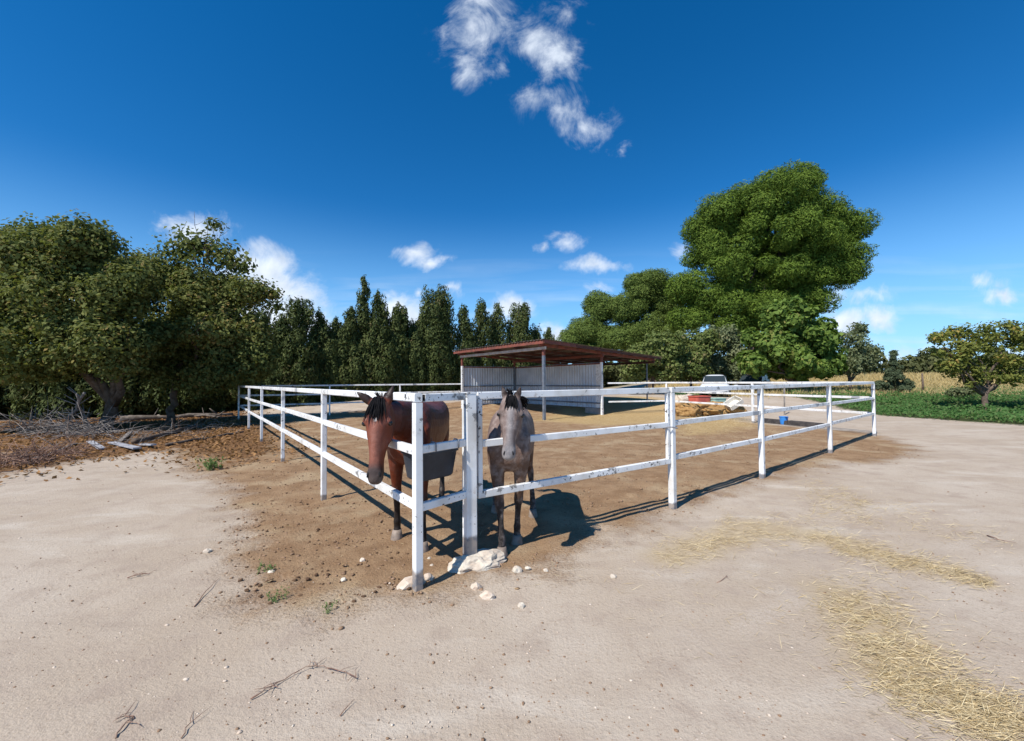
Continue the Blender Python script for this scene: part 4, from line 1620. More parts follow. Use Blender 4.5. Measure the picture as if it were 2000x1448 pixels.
w1 = in_poly(green_poly, 60000, 51, (8, 40, 12.5, 30), edge=.25, dens=lambda q: np.clip(14 / q[:, 1], 0, 1) ** 2)
gl = np.random.default_rng(52)
# broad weed leaves at mixed heights
n = len(w1)
clump = np.array([mnoise.noise(Vector((a * .8, b * .8, 0))) for a, b in w1])
hh = np.clip(.16 + .22 * clump + gl.uniform(0, .16, n), .04, .55)
Pn = np.stack([w1[:, 0], w1[:, 1], zg(w1[:, 0], w1[:, 1]) + hh * gl.uniform(.3, 1, n)], 1)
Nn = unit(gl.normal(size=(n, 3)) * .6 + np.array([-.2, -.35, .9]))
me = leaf_mesh('weeds', Pn, Nn, gl.normal(size=(n, 3)), gl.uniform(.07, .17, n), gl.uniform(.04, .09, n), gl.random(n))
tag(link(me, 'weeds', M['weed']), 'dense low green weeds beyond the right fence', None, None, 'stuff')
w2 = in_poly(green_left, 9000, 53, (-75, -20, 28, 52), edge=.4)
scatter_blades('grass', 'strip of bright green grass far off at the left edge', w2, .30, .10, 54, 'weed', .5)
dpoly = [Vector((13, 24.5, 0)), Vector((45, 23, 0)), Vector((60, 42, 0)), Vector((14, 42, 0))]
w3 = in_poly(dpoly, 52000, 55, (12, 60, 22, 43), edge=.4)
scatter_blades('dry_grass', 'tall dry yellow grass behind the weeds on the right', w3, .48, .030, 56, 'dry_grass', .55)


def far_belt(label, x0, x1, Yb, hmin, hmax, n, seed, mat_='far_leaf', dx=2.4):
    g = np.random.default_rng(seed)
    lobes = []
    x = x0
    while x < x1:
        h = g.uniform(hmin, hmax)
        y = Yb + g.uniform(-3, 3)
        for k in range(3):
            lobes.append((x + g.uniform(-1.4, 1.4), y + g.uniform(-1, 1), float(zg(x, y)) + h * (.25 + .25 * k), g.uniform(1.2, 2.2), 1.5, h * .32))
        x += dx * g.uniform(.6, 1.4)
    cm = crown_mesh('far_wood', lobes, n, .75, .42, seed + 1, inner=.1, lobe_tint=.5)
    tag(link(cm, 'far_wood', M[mat_]), label, None, None, 'stuff')


far_belt('distant line of scrub and low trees behind the dry grass', 26, 110, 62, 2.2, 4.6, 24000, 61)
far_belt('distant olive hedge far off at the left edge', -120, -36, 56, 3.0, 5.5, 20000, 63)
far_belt('distant scrub seen low behind the cars and pines', -10, 34, 58, 3.0, 5.0, 14000, 65)

# ------------------------------------------------------------------ straw strewn over the yard


def strands(name, label, pts, seed, mean_len=.11, dirs=None, spread=.6, lift=.008):
    g = np.random.default_rng(seed)
    n = len(pts)
    a = (dirs if dirs is not None else 0) + g.normal(size=n) * spread
    Tn = np.stack([np.cos(a), np.sin(a), g.normal(size=n) * .10], 1)
    Tn = unit(Tn)
    Nn = unit(np.stack([g.normal(size=n) * .5, g.normal(size=n) * .5, np.ones(n)], 1))
    z = zg(pts[:, 0], pts[:, 1]) + g.uniform(.002, lift, n) + .006
    L_ = mean_len * (.18 + g.gamma(2.0, .34, n))
    me = leaf_mesh(name, np.stack([pts[:, 0], pts[:, 1], z], 1), Nn, Tn, L_, g.uniform(.0016, .0036, n), g.random(n), .2)
    return tag(link(me, name, M['straw']), label, None, None, 'stuff')


def along(poly_px, widths, n, seed):
    """points strewn along a line drawn over the ground (px, py) with half widths in px"""
    g = np.random.default_rng(seed)
    P = np.array(poly_px, dtype=float)
    W = np.array(widths, dtype=float)
    seg = np.linalg.norm(P[1:] - P[:-1], axis=1)
    c = np.concatenate([[0], np.cumsum(seg)])
    t = g.uniform(0, c[-1], n)
    x = np.interp(t, c, P[:, 0])
    y = np.interp(t, c, P[:, 1])
    w = np.interp(t, c, W)
    q = np.array([mnoise.noise(Vector((v * .02, 3.1, 0))) for v in t])
    x += g.normal(size=n) * w * .62
    y += g.normal(size=n) * w * .5 + q * w * .5
    out = []
    for a, b in zip(x, y):
        if mnoise.noise(Vector((a * .022, b * .045, 4.0))) + .5 * mnoise.noise(Vector((a * .08, b * .15, 1.0))) < g.uniform(-.75, .25):
            continue
        p = G(a, max(b, 790))
        out.append((p.x, p.y))
    return np.array(out)


strands('straw', 'curved swath of golden straw across the bare ground right of the gate',
        along([(1300, 1090), (1390, 1062), (1480, 1032), (1590, 1046), (1730, 1088), (1850, 1118), (1935, 1142)], [34, 34, 36, 30, 30, 22, 12], 6200, 71), 72, .10, math.atan2(-.30, .95), .55)
strands('straw', 'broad patch of golden straw in the lower right foreground',
        along([(1640, 1165), (1690, 1200), (1735, 1250), (1740, 1300), (1800, 1340), (1900, 1385), (2010, 1420)], [60, 82, 80, 72, 66, 60, 54], 10000, 73), 74, .085, math.atan2(-.45, .9), .6)
strands('straw', 'thin scatter of straw nearest the right fence posts',
        np.concatenate([along([(1570, 950), (1640, 970), (1690, 985)], [26, 22, 14], 1300, 75), along([(1560, 985), (1640, 1005), (1720, 1025)], [20, 22, 16], 900, 76),
                        along([(1690, 985), (1800, 1015), (1960, 1060)], [30, 34, 26], 900, 77), along([(1400, 1018), (1430, 1012)], [16, 12], 160, 78),
                        along([(1150, 1120), (1500, 1180), (1950, 1260)], [120, 120, 120], 420, 79)]), 80, .10, math.atan2(-.35, .9), .7)
g_ = np.random.default_rng(81)
sp1 = in_poly(straw_polys[0], 6500, 82, (0, 12, 12, 26), edge=.35)
sp2 = in_poly(straw_polys[1], 5000, 83, (0, 12, 8, 26), edge=.35)
strands('straw', 'pale straw bedding trodden round the shelter and under the heap', np.concatenate([sp1, sp2]), 84, .22, 0, 3.0, .05)
sp3 = in_poly(soil_poly, 2600, 85, (-5, 9, 2.2, 15))
strands('straw', 'single straw stalks trodden into the paddock soil', sp3, 86, .075, 0, 3.0, .012)

# fallen leaves under the left trees, soil clods and dung
lp = in_poly(litter_poly, 15000, 91, (-22, -2, 5, 26), edge=.7)
n = len(lp)
gl = np.random.default_rng(92)
Pn = np.stack([lp[:, 0], lp[:, 1], zg(lp[:, 0], lp[:, 1]) + gl.uniform(.005, .04, n)], 1)
Nn = unit(gl.normal(size=(n, 3)) * .45 + np.array([0, 0, 1.0]))
me = leaf_mesh('leaf_litter', Pn, Nn, gl.normal(size=(n, 3)), gl.uniform(.06, .13, n), gl.uniform(.035, .08, n), gl.random(n))
tag(link(me, 'leaf_litter', M['litter']), 'orange-brown fallen leaves under the left trees', None, None, 'stuff')


def lumps(name, label, pts, sizes, seed, mat_, flat=.6):
    g = np.random.default_rng(seed)
    ico = np.array([(0, 0, 1), (.894, 0, .447), (.276, .851, .447), (-.724, .526, .447), (-.724, -.526, .447), (.276, -.851, .447), (.724, .526, -.447), (-.276, .851, -.447), (-.894, 0, -.447), (-.276, -.851, -.447), (.724, -.526, -.447), (0, 0, -1)])
    fc = np.array([(0, 1, 2), (0, 2, 3), (0, 3, 4), (0, 4, 5), (0, 5, 1), (1, 6, 2), (2, 7, 3), (3, 8, 4), (4, 9, 5), (5, 10, 1), (6, 7, 2), (7, 8, 3), (8, 9, 4), (9, 10, 5), (10, 6, 1), (11, 7, 6), (11, 8, 7), (11, 9, 8), (11, 10, 9), (11, 6, 10)])
    n = len(pts)
    V = ico[None] * (1 + g.normal(size=(n, 12, 1)) * .18) * sizes[:, None, None] * np.stack([g.uniform(.7, 1.4, n), g.uniform(.7, 1.3, n), np.full(n, flat)], 1)[:, None, :]
    z = zg(pts[:, 0], pts[:, 1]) + sizes * flat * .35
    V = V + np.stack([pts[:, 0], pts[:, 1], z], 1)[:, None, :]
    Fq = (fc[None] + (np.arange(n) * 12)[:, None, None]).reshape(-1, 3)
    me = mesh_np(name, V.reshape(-1, 3), Fq)
    return tag(link(me, name, M[mat_], smooth=True), label, None, None, 'stuff')


g_ = np.random.default_rng(95)
cl = in_poly(soil_poly, 7000, 96, (-7, 9, 2.2, 13), edge=.12, dens=lambda q: np.clip(5 / q[:, 1], .1, 1))
lumps('soil_clods', 'small crumbs of brown soil in and around the paddock', cl, np.clip(g_.gamma(1.6, .0038, len(cl)) + .003, 0, .018), 97, 'clod')
dk = np.array([(p.x, p.y) for p in [G(g_.uniform(440, 800), g_.uniform(880, 1200)) for _ in range(330)]])
dk = dk[poly_sd(dk[:, 0], dk[:, 1], soil_poly) > .1]
lumps('dung_crumbs', 'dark dung crumbs on the soil left of the corner post', dk, np.clip(g_.gamma(2.0, .0042, len(dk)) + .003, 0, .017), 98, 'dung', .7)
pb = np.array([(p.x, p.y) for p in [G(g_.uniform(-40, 2040), g_.uniform(900, 1448)) for _ in range(800)]])
lumps('grit', 'fine pale grit over the bare yard', pb, g_.gamma(2.0, .0012, len(pb)) + .0015, 99, 'limestone_b', .6)
pb = np.array([(p.x, p.y) for p in [G(g_.uniform(-40, 2040), g_.uniform(900, 1448)) for _ in range(1500)]])
lumps('crumbs', 'tiny dark crumbs of soil and twig over the bare yard', pb, g_.gamma(2.0, .0013, len(pb)) + .0015, 199, 'clod', .6)

# ------------------------------------------------------------------ stones


def stone(label, p, sx, sy, sz, seed, mat_='limestone', group='stones at the foot of the gate', name='stone', rot=0.0, sub=2):
    import bmesh
    bm = bmesh.new()
    bmesh.ops.create_icosphere(bm, subdivisions=sub if sub < 3 else 4, radius=1)
    o = Vector((seed * 3.1, seed * 1.7, 0))
    for v in bm.verts:
        c = v.co.copy()
        k = 1 + .34 * mnoise.noise(c * 1.1 + o) + .24 * mnoise.noise(c * 2.3 + o) + .10 * mnoise.cell(c * 2.2 + o) + .07 * mnoise.noise(c * 6 + o)
        c = c * k
        c.z = max(c.z, -.55)
        v.co = Vector((c.x * sx, c.y * sy, c.z * sz))
    me = bpy.data.meshes.new(name)
    bm.to_mesh(me)
    bm.free()
    ob = link(me, name, M[mat_], smooth=False)
    ob.location = (p.x, p.y, p.z + sz * .30)
    ob.rotation_euler = (0, 0, rot)
    return tag(ob, label, 'stone', group)


stone('large flat white stone that the thick gate post stands in', GATEPOST + Vector((.06, -.03, -.01)), .225, .145, .085, 2, 'limestone', rot=.35, sub=3)
stone('long buff stone lying behind and left of the corner post foot', A0 + Vector((-.06, .06, -.01)), .125, .055, .055, 3, 'limestone_b', rot=.5)
stone('round buff stone just right of the corner post foot', on(836, 1131), .04, .035, .035, 4, 'limestone_b')
stone('rounded stone nearest below the large white one', on(930, 1150), .042, .036, .034, 5, 'limestone_b')
stone('angular pinkish stone, lowest of those before the gate post', on(953, 1168), .060, .036, .036, 6, 'limestone_b', rot=-.4)
stone('pale pointed stone right of the large white one', on(1010, 1118), .042, .034, .040, 7)
stone('flat sliver of pale stone right of the pointed one', on(1031, 1111), .028, .02, .014, 8)
stone('small pale stone, third to the right of the large white one', on(1066, 1116), .024, .02, .018, 9)
stone('small pale stone low in front, right of the pinkish one', on(1018, 1186), .026, .022, .022, 10)
stone('lone pale stone out on the ground right of the gate post', on(1198, 1129), .030, .026, .024, 11)
stone('lone white stone on the pale ground left of the soil', on(405, 1078), .038, .028, .022, 12, 'limestone', 'stones left of the corner post')
stone('small grey stone beside the green sprig left of the corner', on(529, 1120), .034, .026, .022, 13, 'limestone_b', 'stones left of the corner post')
stone('small white stone on the soil left of the long buff one', on(671, 1134), .024, .02, .016, 14, 'limestone', 'stones left of the corner post')
stone('white stone in hoof-marked soil by the lowest left rail', on(708, 1096), .026, .02, .02, 15, 'limestone_b', 'stones left of the corner post')
stone('whitish stone on the ground under the dark left cypresses', on(310, 792), .09, .08, .07, 16, 'limestone', 'stones left of the corner post')
stone('small pebble between corner post and white stone', on(843, 1106), .018, .016, .014, 17, 'limestone')
stone('small pebble behind the short panel near the corner post', on(838, 1092), .016, .016, .014, 18, 'limestone')

# ------------------------------------------------------------------ feed tub behind the short panel
c0 = A0.lerp(GATEPOST, .50) + Vector((-dv.y, dv.x, 0)) * .20
tub = thing('feed_tub', 'black rubber feed tub hung inside the short panel by the corner post', 'tub', (c0.x, c0.y, .78))
inn = Vector((-dv.y, dv.x, 0))
r = Rel(tub)
zt, zb = 1.02, .785
outer = [(zb, .162, .105), (zb + .015, .176, .118), (zt - .02, .205, .145), (zt - .018, .218, .157), (zt, .218, .157)]
inner_ = [(zt, .198, .138), (zb + .03, .165, .11)]
r.loft([(Vector((c0.x, c0.y, z)), dv, inn, a, b, 7) for z, a, b in outer + inner_], 28)
r.build('bowl', M['rubber'], False)
for s in (-1, 1):
    r = Rel(tub)
    c = c0 + dv * (s * .12) - inn * .15
    q = A0.lerp(GATEPOST, .50) + dv * (s * .12)
    r.tube([(c.x, c.y, 1.0), (c.x, c.y, 1.06), (c.x * .5 + q.x * .5, c.y * .5 + q.y * .5, 1.112), (q.x, q.y, 1.112), (q.x - inn.x * .035, q.y - inn.y * .035, 1.106), (q.x - inn.x * .035, q.y - inn.y * .035, 1.04)], .006, 6)
    r.build('hook', M['steel'], True)

# ------------------------------------------------------------------ things round the straw heap


def lumpy(root, name, c, sx, sy, sz, seed, mat_, ax=0.0, amp=.3):
    import bmesh
    bm = bmesh.new()
    bmesh.ops.create_icosphere(bm, subdivisions=4, radius=1)
    o = Vector((seed * 2.3, 0, seed))
    for v in bm.verts:
        d = v.co.copy()
        e = Vector([math.copysign(abs(t) ** .62, t) for t in d])
        k = 1 + amp * mnoise.noise(d * 1.6 + o) + amp * .6 * mnoise.noise(d * 4.2 + o) + amp * .25 * mnoise.noise(d * 11 + o)
        e = e * k * .85
        v.co = Matrix.Rotation(ax, 3, 'Z') @ Vector((e.x * sx, e.y * sy, max(e.z, -.8) * sz))
    me = bpy.data.meshes.new(name)
    bm.to_mesh(me)
    bm.free()
    ob = link(me, name, M[mat_], root, True)
    ob.location = Vector(c) - Vector(root.location)
    return ob


hp0 = gnd(AT(1375, 800, 19.2))
heap = thing('straw_heap', 'long brown heap of old straw and dung behind the right fence', 'heap', hp0)
for k, (px, w, h, Yh) in enumerate(((1335, .85, .33, 19.0), (1372, .9, .36, 19.2), (1408, .85, .33, 19.3), (1345, .7, .27, 18.3), (1395, .85, .25, 18.4), (1430, .5, .24, 19.0))):
    q = gnd(AT(px, 800, Yh))
    lumpy(heap, 'clump', q + Vector((0, 0, h * .55)), w, .6, h, 20 + k, 'straw_heap', .3 * k, .34)
bx = gnd(AT(1434, 800, 18.6))
wb = thing('white_box', 'tipped white box on the right end of the straw heap', 'box', bx + Vector((0, 0, .42)))
Rm = Matrix.Rotation(rad(-33), 3, 'Y') @ Matrix.Rotation(rad(20), 3, 'X')
for (c, s_, nm) in (((0, 0, 0), (.62, .50, .04), 'floor_panel'), ((0, -.25, .11), (.62, .03, .22), 'side_panel'), ((0, .25, .11), (.62, .03, .22), 'side_panel'), ((.325, 0, .11), (.03, .47, .22), 'end_panel'), ((-.325, 0, .11), (.03, .47, .22), 'end_panel')):
    r = MB()
    r.box(c, *s_, bevel=.006)
    r.v = [tuple(Rm @ Vector(p)) for p in r.v]
    r.build(nm, M['white_board'], wb)
for (nm, lab, cat, px, py, Yr, sx, sy, hh_, mt) in (('plastic_tub', 'faded red plastic tub standing behind the straw heap', 'tub', 1366, 778, 20.6, .46, .36, .62, 'red_plastic'),
                                                   ('plastic_tub', 'pale green plastic tub right of the red one', 'tub', 1399, 780, 20.6, .40, .30, .50, 'green_plastic')):
    q = gnd(AT(px, py, Yr))
    t_ = thing(nm, lab, cat, q, .3, 'tubs behind the straw heap')
    r = MB()
    r.loft([(Vector((0, 0, z)), Vector((1, 0, 0)), Vector((0, 1, 0)), sx * k, sy * k, 6) for z, k in ((0, .84), (.02, .88), (hh_ - .04, 1.0), (hh_ - .035, 1.06), (hh_, 1.06), (hh_, .98), (.05, .84))], 24)
    r.build('bowl', M[mt], t_)
    r = MB()
    r.tube([(sx * 1.04, -.07, hh_ - .08), (sx * 1.16, -.07, hh_ - .07), (sx * 1.16, .07, hh_ - .07), (sx * 1.04, .07, hh_ - .08)], .016, 6)
    r.build('handle', M[mt], t_, True)
q = gnd(AT(1336, 780, 21.6))
sk = thing('feed_sack', 'slumped beige feed sack left of the red tub', 'sack', q)
lumpy(sk, 'bag', q + Vector((0, 0, .26)), .52, .34, .32, 41, 'sack', .2, .22)
lumpy(sk, 'tied_neck', q + Vector((.3, 0, .5)), .16, .14, .12, 42, 'sack', .2, .3)

q = on(1531, 829)
bk = thing('bucket', 'small bright blue plastic bucket on the paddock soil', 'bucket', q)
r = MB()
X_, Y_ = Vector((1, 0, 0)), Vector((0, 1, 0))
r.loft([(Vector((0, 0, z)), X_, Y_, a, a, 2) for z, a in ((0, .105), (.02, .11), (.25, .135), (.252, .145), (.275, .145), (.275, .13), (.03, .10))], 24)
r.build('pail', M['blue_plastic'], bk, False)
r = MB()
r.tube([(.142 * math.cos(a), .05 * math.sin(a) - .02, .255 - .09 * math.sin(a)) for a in [math.pi * k / 10 for k in range(11)]], .005, 6)
r.build('handle', M['steel'], bk, True)
a_, b_ = on(1495, 826), on(1618, 838)
kb = thing('timber_sleeper', 'dark low timber lying along the far right fence behind the blue bucket', 'timber', a_)
for k, (t0, t1) in enumerate(((0, .49), (.5, 1.0))):
    r = Rel(kb)
    p0, p1 = a_.lerp(b_, t0) + Vector((0, .25, .075)), a_.lerp(b_, t1) + Vector((0, .25, .07))
    r.bar(p0, p1, .20, .15 + .01 * k, .1)
    r.build('beam', M['dark_timber'])
stk = on(1532, 802)
st_ = thing('wooden_stake', 'thin weathered stake standing in the weeds behind the far right fence', 'stake', stk)
r = Rel(st_)
r.bar(stk - Vector((0, 0, .05)), stk + Vector((.02, 0, 1.35)), .05, .05, .2)
r.build('shaft', M['dead_wood'])
r = Rel(st_)
r.loft([(stk + Vector((.02, 0, 1.35)), X_, Y_, .025, .025, 4), (stk + Vector((.02, 0, 1.40)), X_, Y_, .006, .006, 4)], 8)
r.build('tip', M['dead_wood'])
for px, Yp, lab in ((1802, 27.0, 'short dark wooden stake standing in the dry grass'),):
    q = gnd(AT(px, 760, Yp))
    st_ = thing('wooden_stake', lab, 'stake', q)
    r = Rel(st_)
    r.tube([q - Vector((0, 0, .1)), q + Vector((.02, 0, .7)), q + Vector((0, 0, 1.35))], [.07, .06, .05], 8)
    r.build('shaft', M['bark'], True)

# ------------------------------------------------------------------ parked cars
M['car_white'] = m_simple('white_car_paint', (.74, .76, .78), rough=.22, spec=.5)
M['car_dark'] = m_simple('dark_car_paint', (.016, .015, .022), rough=.22, spec=.5)
M['glass'] = m_simple('car_glass', (.03, .04, .045), rough=.2, spec=.25)
M['tyre'] = m_simple('tyre', (.02, .02, .02), rough=.85)
M['rim'] = m_simple('alloy', (.45, .46, .48), rough=.35, metal=.7)
M['lamp'] = m_simple('headlamp_glass', (.60, .63, .66), rough=.1, spec=.6)
M['black_trim'] = m_simple('black_trim', (.018, .018, .02), rough=.6)


def car(label, loc, yaw, paint):
    c = thing('parked_car', label, 'car', loc, yaw, 'cars parked under the trees')
    X_, Y_, Z_ = Vector((1, 0, 0)), Vector((0, 1, 0)), Vector((0, 0, 1))
    r = MB()      # nose towards +x
    body = [(-2.02, .62, .42, .78), (-1.98, .76, .32, .88), (-1.6, .83, .26, .92), (-.6, .85, .24, .93), (.5, .85, .24, .94), (1.1, .84, .25, .92), (1.6, .82, .27, .86), (1.9, .77, .30, .78), (2.02, .66, .36, .70), (2.05, .5, .42, .62)]
    r.loft([(Vector((x, 0, (z0 + z1) / 2)), Y_, Z_, w, (z1 - z0) / 2, 5) for x, w, z0, z1 in body], 32)
    bd = r.build('body', M[paint], c, True)
    r = MB()      # cabin
    cab = [(-1.85, .70, .70, .90), (-1.55, .66, .88, 1.30), (-1.15, .62, .88, 1.46), (-.4, .62, .88, 1.49), (.25, .61, .88, 1.45), (.45, .63, .88, 1.38), (1.05, .72, .86, .96)]
    r.loft([(Vector((x, 0, (z0 + z1) / 2)), Y_, Z_, w, (z1 - z0) / 2, 4) for x, w, z0, z1 in cab], 32)
    r.build('roof', M[paint], c, True)
    def pane(pts, name):
        r = MB()
        pts = [Vector(p) for p in pts]
        nrm = (pts[1] - pts[0]).cross(pts[2] - pts[0]).normalized()
        n_ = len(pts)
        V = pts + [p - nrm * .02 for p in pts]
        r.add(V, [tuple(range(n_)), tuple(range(2 * n_ - 1, n_ - 1, -1))] + [(i, i + n_, (i + 1) % n_ + n_, (i + 1) % n_) for i in range(n_)])
        r.build(name, M['glass'], c)
    pane([(1.10, -.66, .955), (1.10, .66, .955), (.46, .56, 1.405), (.46, -.56, 1.405)], 'windscreen')
    pane([(-1.90, .60, .93), (-1.90, -.60, .93), (-1.60, -.54, 1.33), (-1.60, .54, 1.33)], 'rear_window')
    for s in (1, -1):
        q = [(-1.3, s * .725, .96), (-.35, s * .725, .96), (-.35, s * .655, 1.38), (-1.1, s * .655, 1.36)]
        pane(q if s < 0 else q[::-1], 'side_window')
        q = [(-.27, s * .725, .96), (.75, s * .735, .96), (.30, s * .655, 1.36), (-.27, s * .655, 1.38)]
        pane(q if s < 0 else q[::-1], 'side_window')
        r = MB()
        r.loft([(Vector((x, s * y, .70)), Y_, Z_, a, b, 3) for x, y, a, b in ((1.86, .55, .15, .055), (1.97, .54, .15, .06), (2.025, .50, .11, .045))], 14)
        r.build('headlight', M['lamp'], c, True)
        r = MB()
        r.loft([(Vector((.72, s * .82, .97)), Y_, Z_, .03, .03, 3), (Vector((.74, s * .94, .99)), Y_, Z_, .09, .065, 3), (Vector((.66, s * .94, .99)), Y_, Z_, .08, .06, 3)], 10)
        r.build('wing_mirror', M['black_trim'], c, True)
        for x in (1.28, -1.28):
            r = MB()
            r.loft([(Vector((x, s * y, .31)), X_, Z_, a, a, 2) for y, a in ((.66, .24), (.67, .30), (.70, .315), (.83, .315), (.865, .30), (.868, .21))], 24)
            ty = r.build('tyre', M['tyre'], c, True)
            r = MB()
            r.loft([(Vector((x, s * y, .31)), X_, Z_, a, a, 2) for y, a in ((.80, .20), (.872, .205), (.874, .17), (.85, .06))], 18)
            r.build('rim', M['rim'], ty, False)
    r = MB()
    r.box((2.03, 0, .60), .05, .70, .10, (1, 0, 0), .01)
    r.build('grille', M['black_trim'], c)
    r = MB()
    r.box((1.98, 0, .38), .14, 1.40, .16, (1, 0, 0), .03)
    r.build('bumper', M['black_trim'], c)
    return c


car('white car parked nose-on under the bushes beyond the straw heap', gnd(AT(1398, 770, 26.0)) + Vector((.35, .8, -.10)), math.atan2(-.9, -.46), 'car_white')
car('dark car parked in deep shade right of the white car', gnd(AT(1480, 770, 29.0)) + Vector((0, .5, -.16)), math.atan2(-.7, -.72), 'car_dark')

# ------------------------------------------------------------------ dead wood under the left tree
rw = random.Random(4)


def log_between(label, a, b, r0, r1, mat_, seed, cat='log', name='log', stubs=2):
    root = thing(name, label, cat, (a.x, a.y, a.z), 0, 'dead wood under the left tree')
    pts = branch_path(a + Vector((0, 0, r0 * .9)), b + Vector((0, 0, r1 * .9)), seed, .03, 8)
    r = Rel(root)
    rr = random.Random(seed)
    r.tube(pts, [(r0 + (r1 - r0) * i / 7) * rr.uniform(.9, 1.1) for i in range(8)], 10)
    st = r.build('stem', M[mat_], True)
    for k in range(stubs):
        p = pts[rr.randint(2, 6)]
        d = Vector((rr.uniform(-1, 1), rr.uniform(-.6, .6), rr.uniform(.4, 1))).normalized()
        r = Rel(root)
        r.tube([p, p + d * rr.uniform(.12, .3), p + d * rr.uniform(.35, .6)], [r1 * .55, r1 * .4, r1 * .2], 6)
        r.build('side_branch', M[mat_], True)


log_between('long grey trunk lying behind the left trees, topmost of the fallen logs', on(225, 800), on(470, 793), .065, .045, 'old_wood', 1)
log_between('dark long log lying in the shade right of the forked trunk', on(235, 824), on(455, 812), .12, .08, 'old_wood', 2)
log_between('short thick dark log end nearest the paddock in the tree shade', on(262, 868), on(380, 838), .09, .06, 'bark', 3)
log_between('crooked dark branch lying in front of the shaded logs', on(325, 872), on(475, 845), .045, .025, 'bark', 4)
log_between('pale forked log lying level at the trunk foot', on(130, 850), on(245, 846), .07, .05, 'dead_wood', 5)
log_between('bent brown branch arching toward the left edge in front of leaves', on(60, 905), on(150, 868), .035, .025, 'dead_wood', 6)
log_between('stout grey snag leaning against the forked trunk', on(128, 838), AT(165, 770, 13.2), .07, .04, 'dead_wood', 7, stubs=4)
log_between('broken upright dead stem left of the forked trunk', on(172, 842), AT(150, 772, 13.0), .06, .03, 'dead_wood', 8, stubs=4)
for lab, a, b, w in (('short white-weathered board propped in the leaves before the trunk', (176, 866), (200, 880), .14), ('grey split board lying in the leaves, long one', (218, 868), (268, 884), .16),
                     ('thin grey board end beside the split board', (275, 872), (300, 877), .12), ('brown plank leaning up out of the leaves', (232, 868), (255, 850), .10)):
    pa, pb = on(*a), on(*b)
    t_ = thing('old_board', lab, 'board', pa, 0, 'old boards under the left tree')
    r = Rel(t_)
    r.bar(pa + Vector((0, 0, .05)), pb + Vector((0, 0, .10 if 'white' not in lab else .04)), w, .035, .15)
    r.build('plank', M['grey_board' if 'brown' not in lab else 'dead_wood'])
    r = Rel(t_)
    m_ = pa.lerp(pb, .7)
    r.tube([m_ + Vector((0, 0, .08)), m_ + Vector((0, 0, .125))], .006, 6)
    r.build('nail', M['steel'])


def twig_mass(name, label, centres, n, seed, rad_=(.004, .010), ln=(.3, .9), mat_='dead_wood', spread=.5, kind='stuff'):
    rr = random.Random(seed)
    r = MB()
    for _ in range(n):
        c, hz = rr.choice(centres)
        p = c + Vector((rr.gauss(0, spread), rr.gauss(0, spread * .7), abs(rr.gauss(0, hz))))
        p.z = max(p.z, float(zg(p.x, p.y)) + .01)
        d = Vector((rr.gauss(0, 1), rr.gauss(0, 1), rr.gauss(.15, .45))).normalized()
        L_ = rr.uniform(*ln)
        q = p + d * L_
        q.z = max(q.z, float(zg(q.x, q.y)) + .01)
        m_ = p.lerp(q, .5) + Vector((rr.uniform(-.08, .08), rr.uniform(-.08, .08), rr.uniform(-.02, .10)))
        r0 = rr.uniform(*rad_)
        r.tube([p, m_, q], [r0, r0 * .8, r0 * .35], 4)
    o = r.build(name, M[mat_], None, True)
    return tag(o, label, None, None, kind)


twig_mass('brushwood', 'tangle of grey dead twigs heaped left of the forked trunk', [(on(95, 850), .22), (on(140, 850), .30), (on(170, 855), .25), (on(60, 840), .15)], 420, 5, (.005, .014), (.35, 1.1), spread=.55)
twig_mass('brushwood', 'low tangle of dark dead twigs at the left edge of the yard', [(on(40, 905), .08), (on(75, 900), .08), (on(0, 915), .1), (on(110, 890), .05)], 300, 6, (.004, .010), (.25, .8), 'twig', .38)
twig_mass('brushwood', 'thin twigs strewn among the shaded logs', [(on(260, 850), .04), (on(330, 850), .03), (on(400, 835), .03), (on(200, 870), .05)], 240, 7, (.004, .010), (.2, .8), 'dead_wood', .8)

# pale sawhorse far off at the left edge
q = on(72, 790)
sw = thing('sawhorse', 'pale green wooden sawhorse standing at the left edge beyond the trees', 'sawhorse', q)
for dx in (-.28, .28):
    for dy in (-.30, .30):
        r = Rel(sw)
        r.bar(q + Vector((dx * 1.25, dy, 0)), q + Vector((dx * .55, dy * .85, 1.05)), .07, .05, .1, upv=(0, 1, 0))
        r.build('leg', M['white_timber'])
r = Rel(sw)
r.bar(q + Vector((-.0, -.45, 1.07)), q + Vector((0, .45, 1.07)), .12, .09, .1)
r.build('top_beam', M['white_timber'])
r = Rel(sw)
r.bar(q + Vector((-.30, -.29, .42)), q + Vector((.30, -.29, .42)), .03, .07, .1)
r.build('brace', M['white_timber'])

# ------------------------------------------------------------------ small plants and twigs on the yard


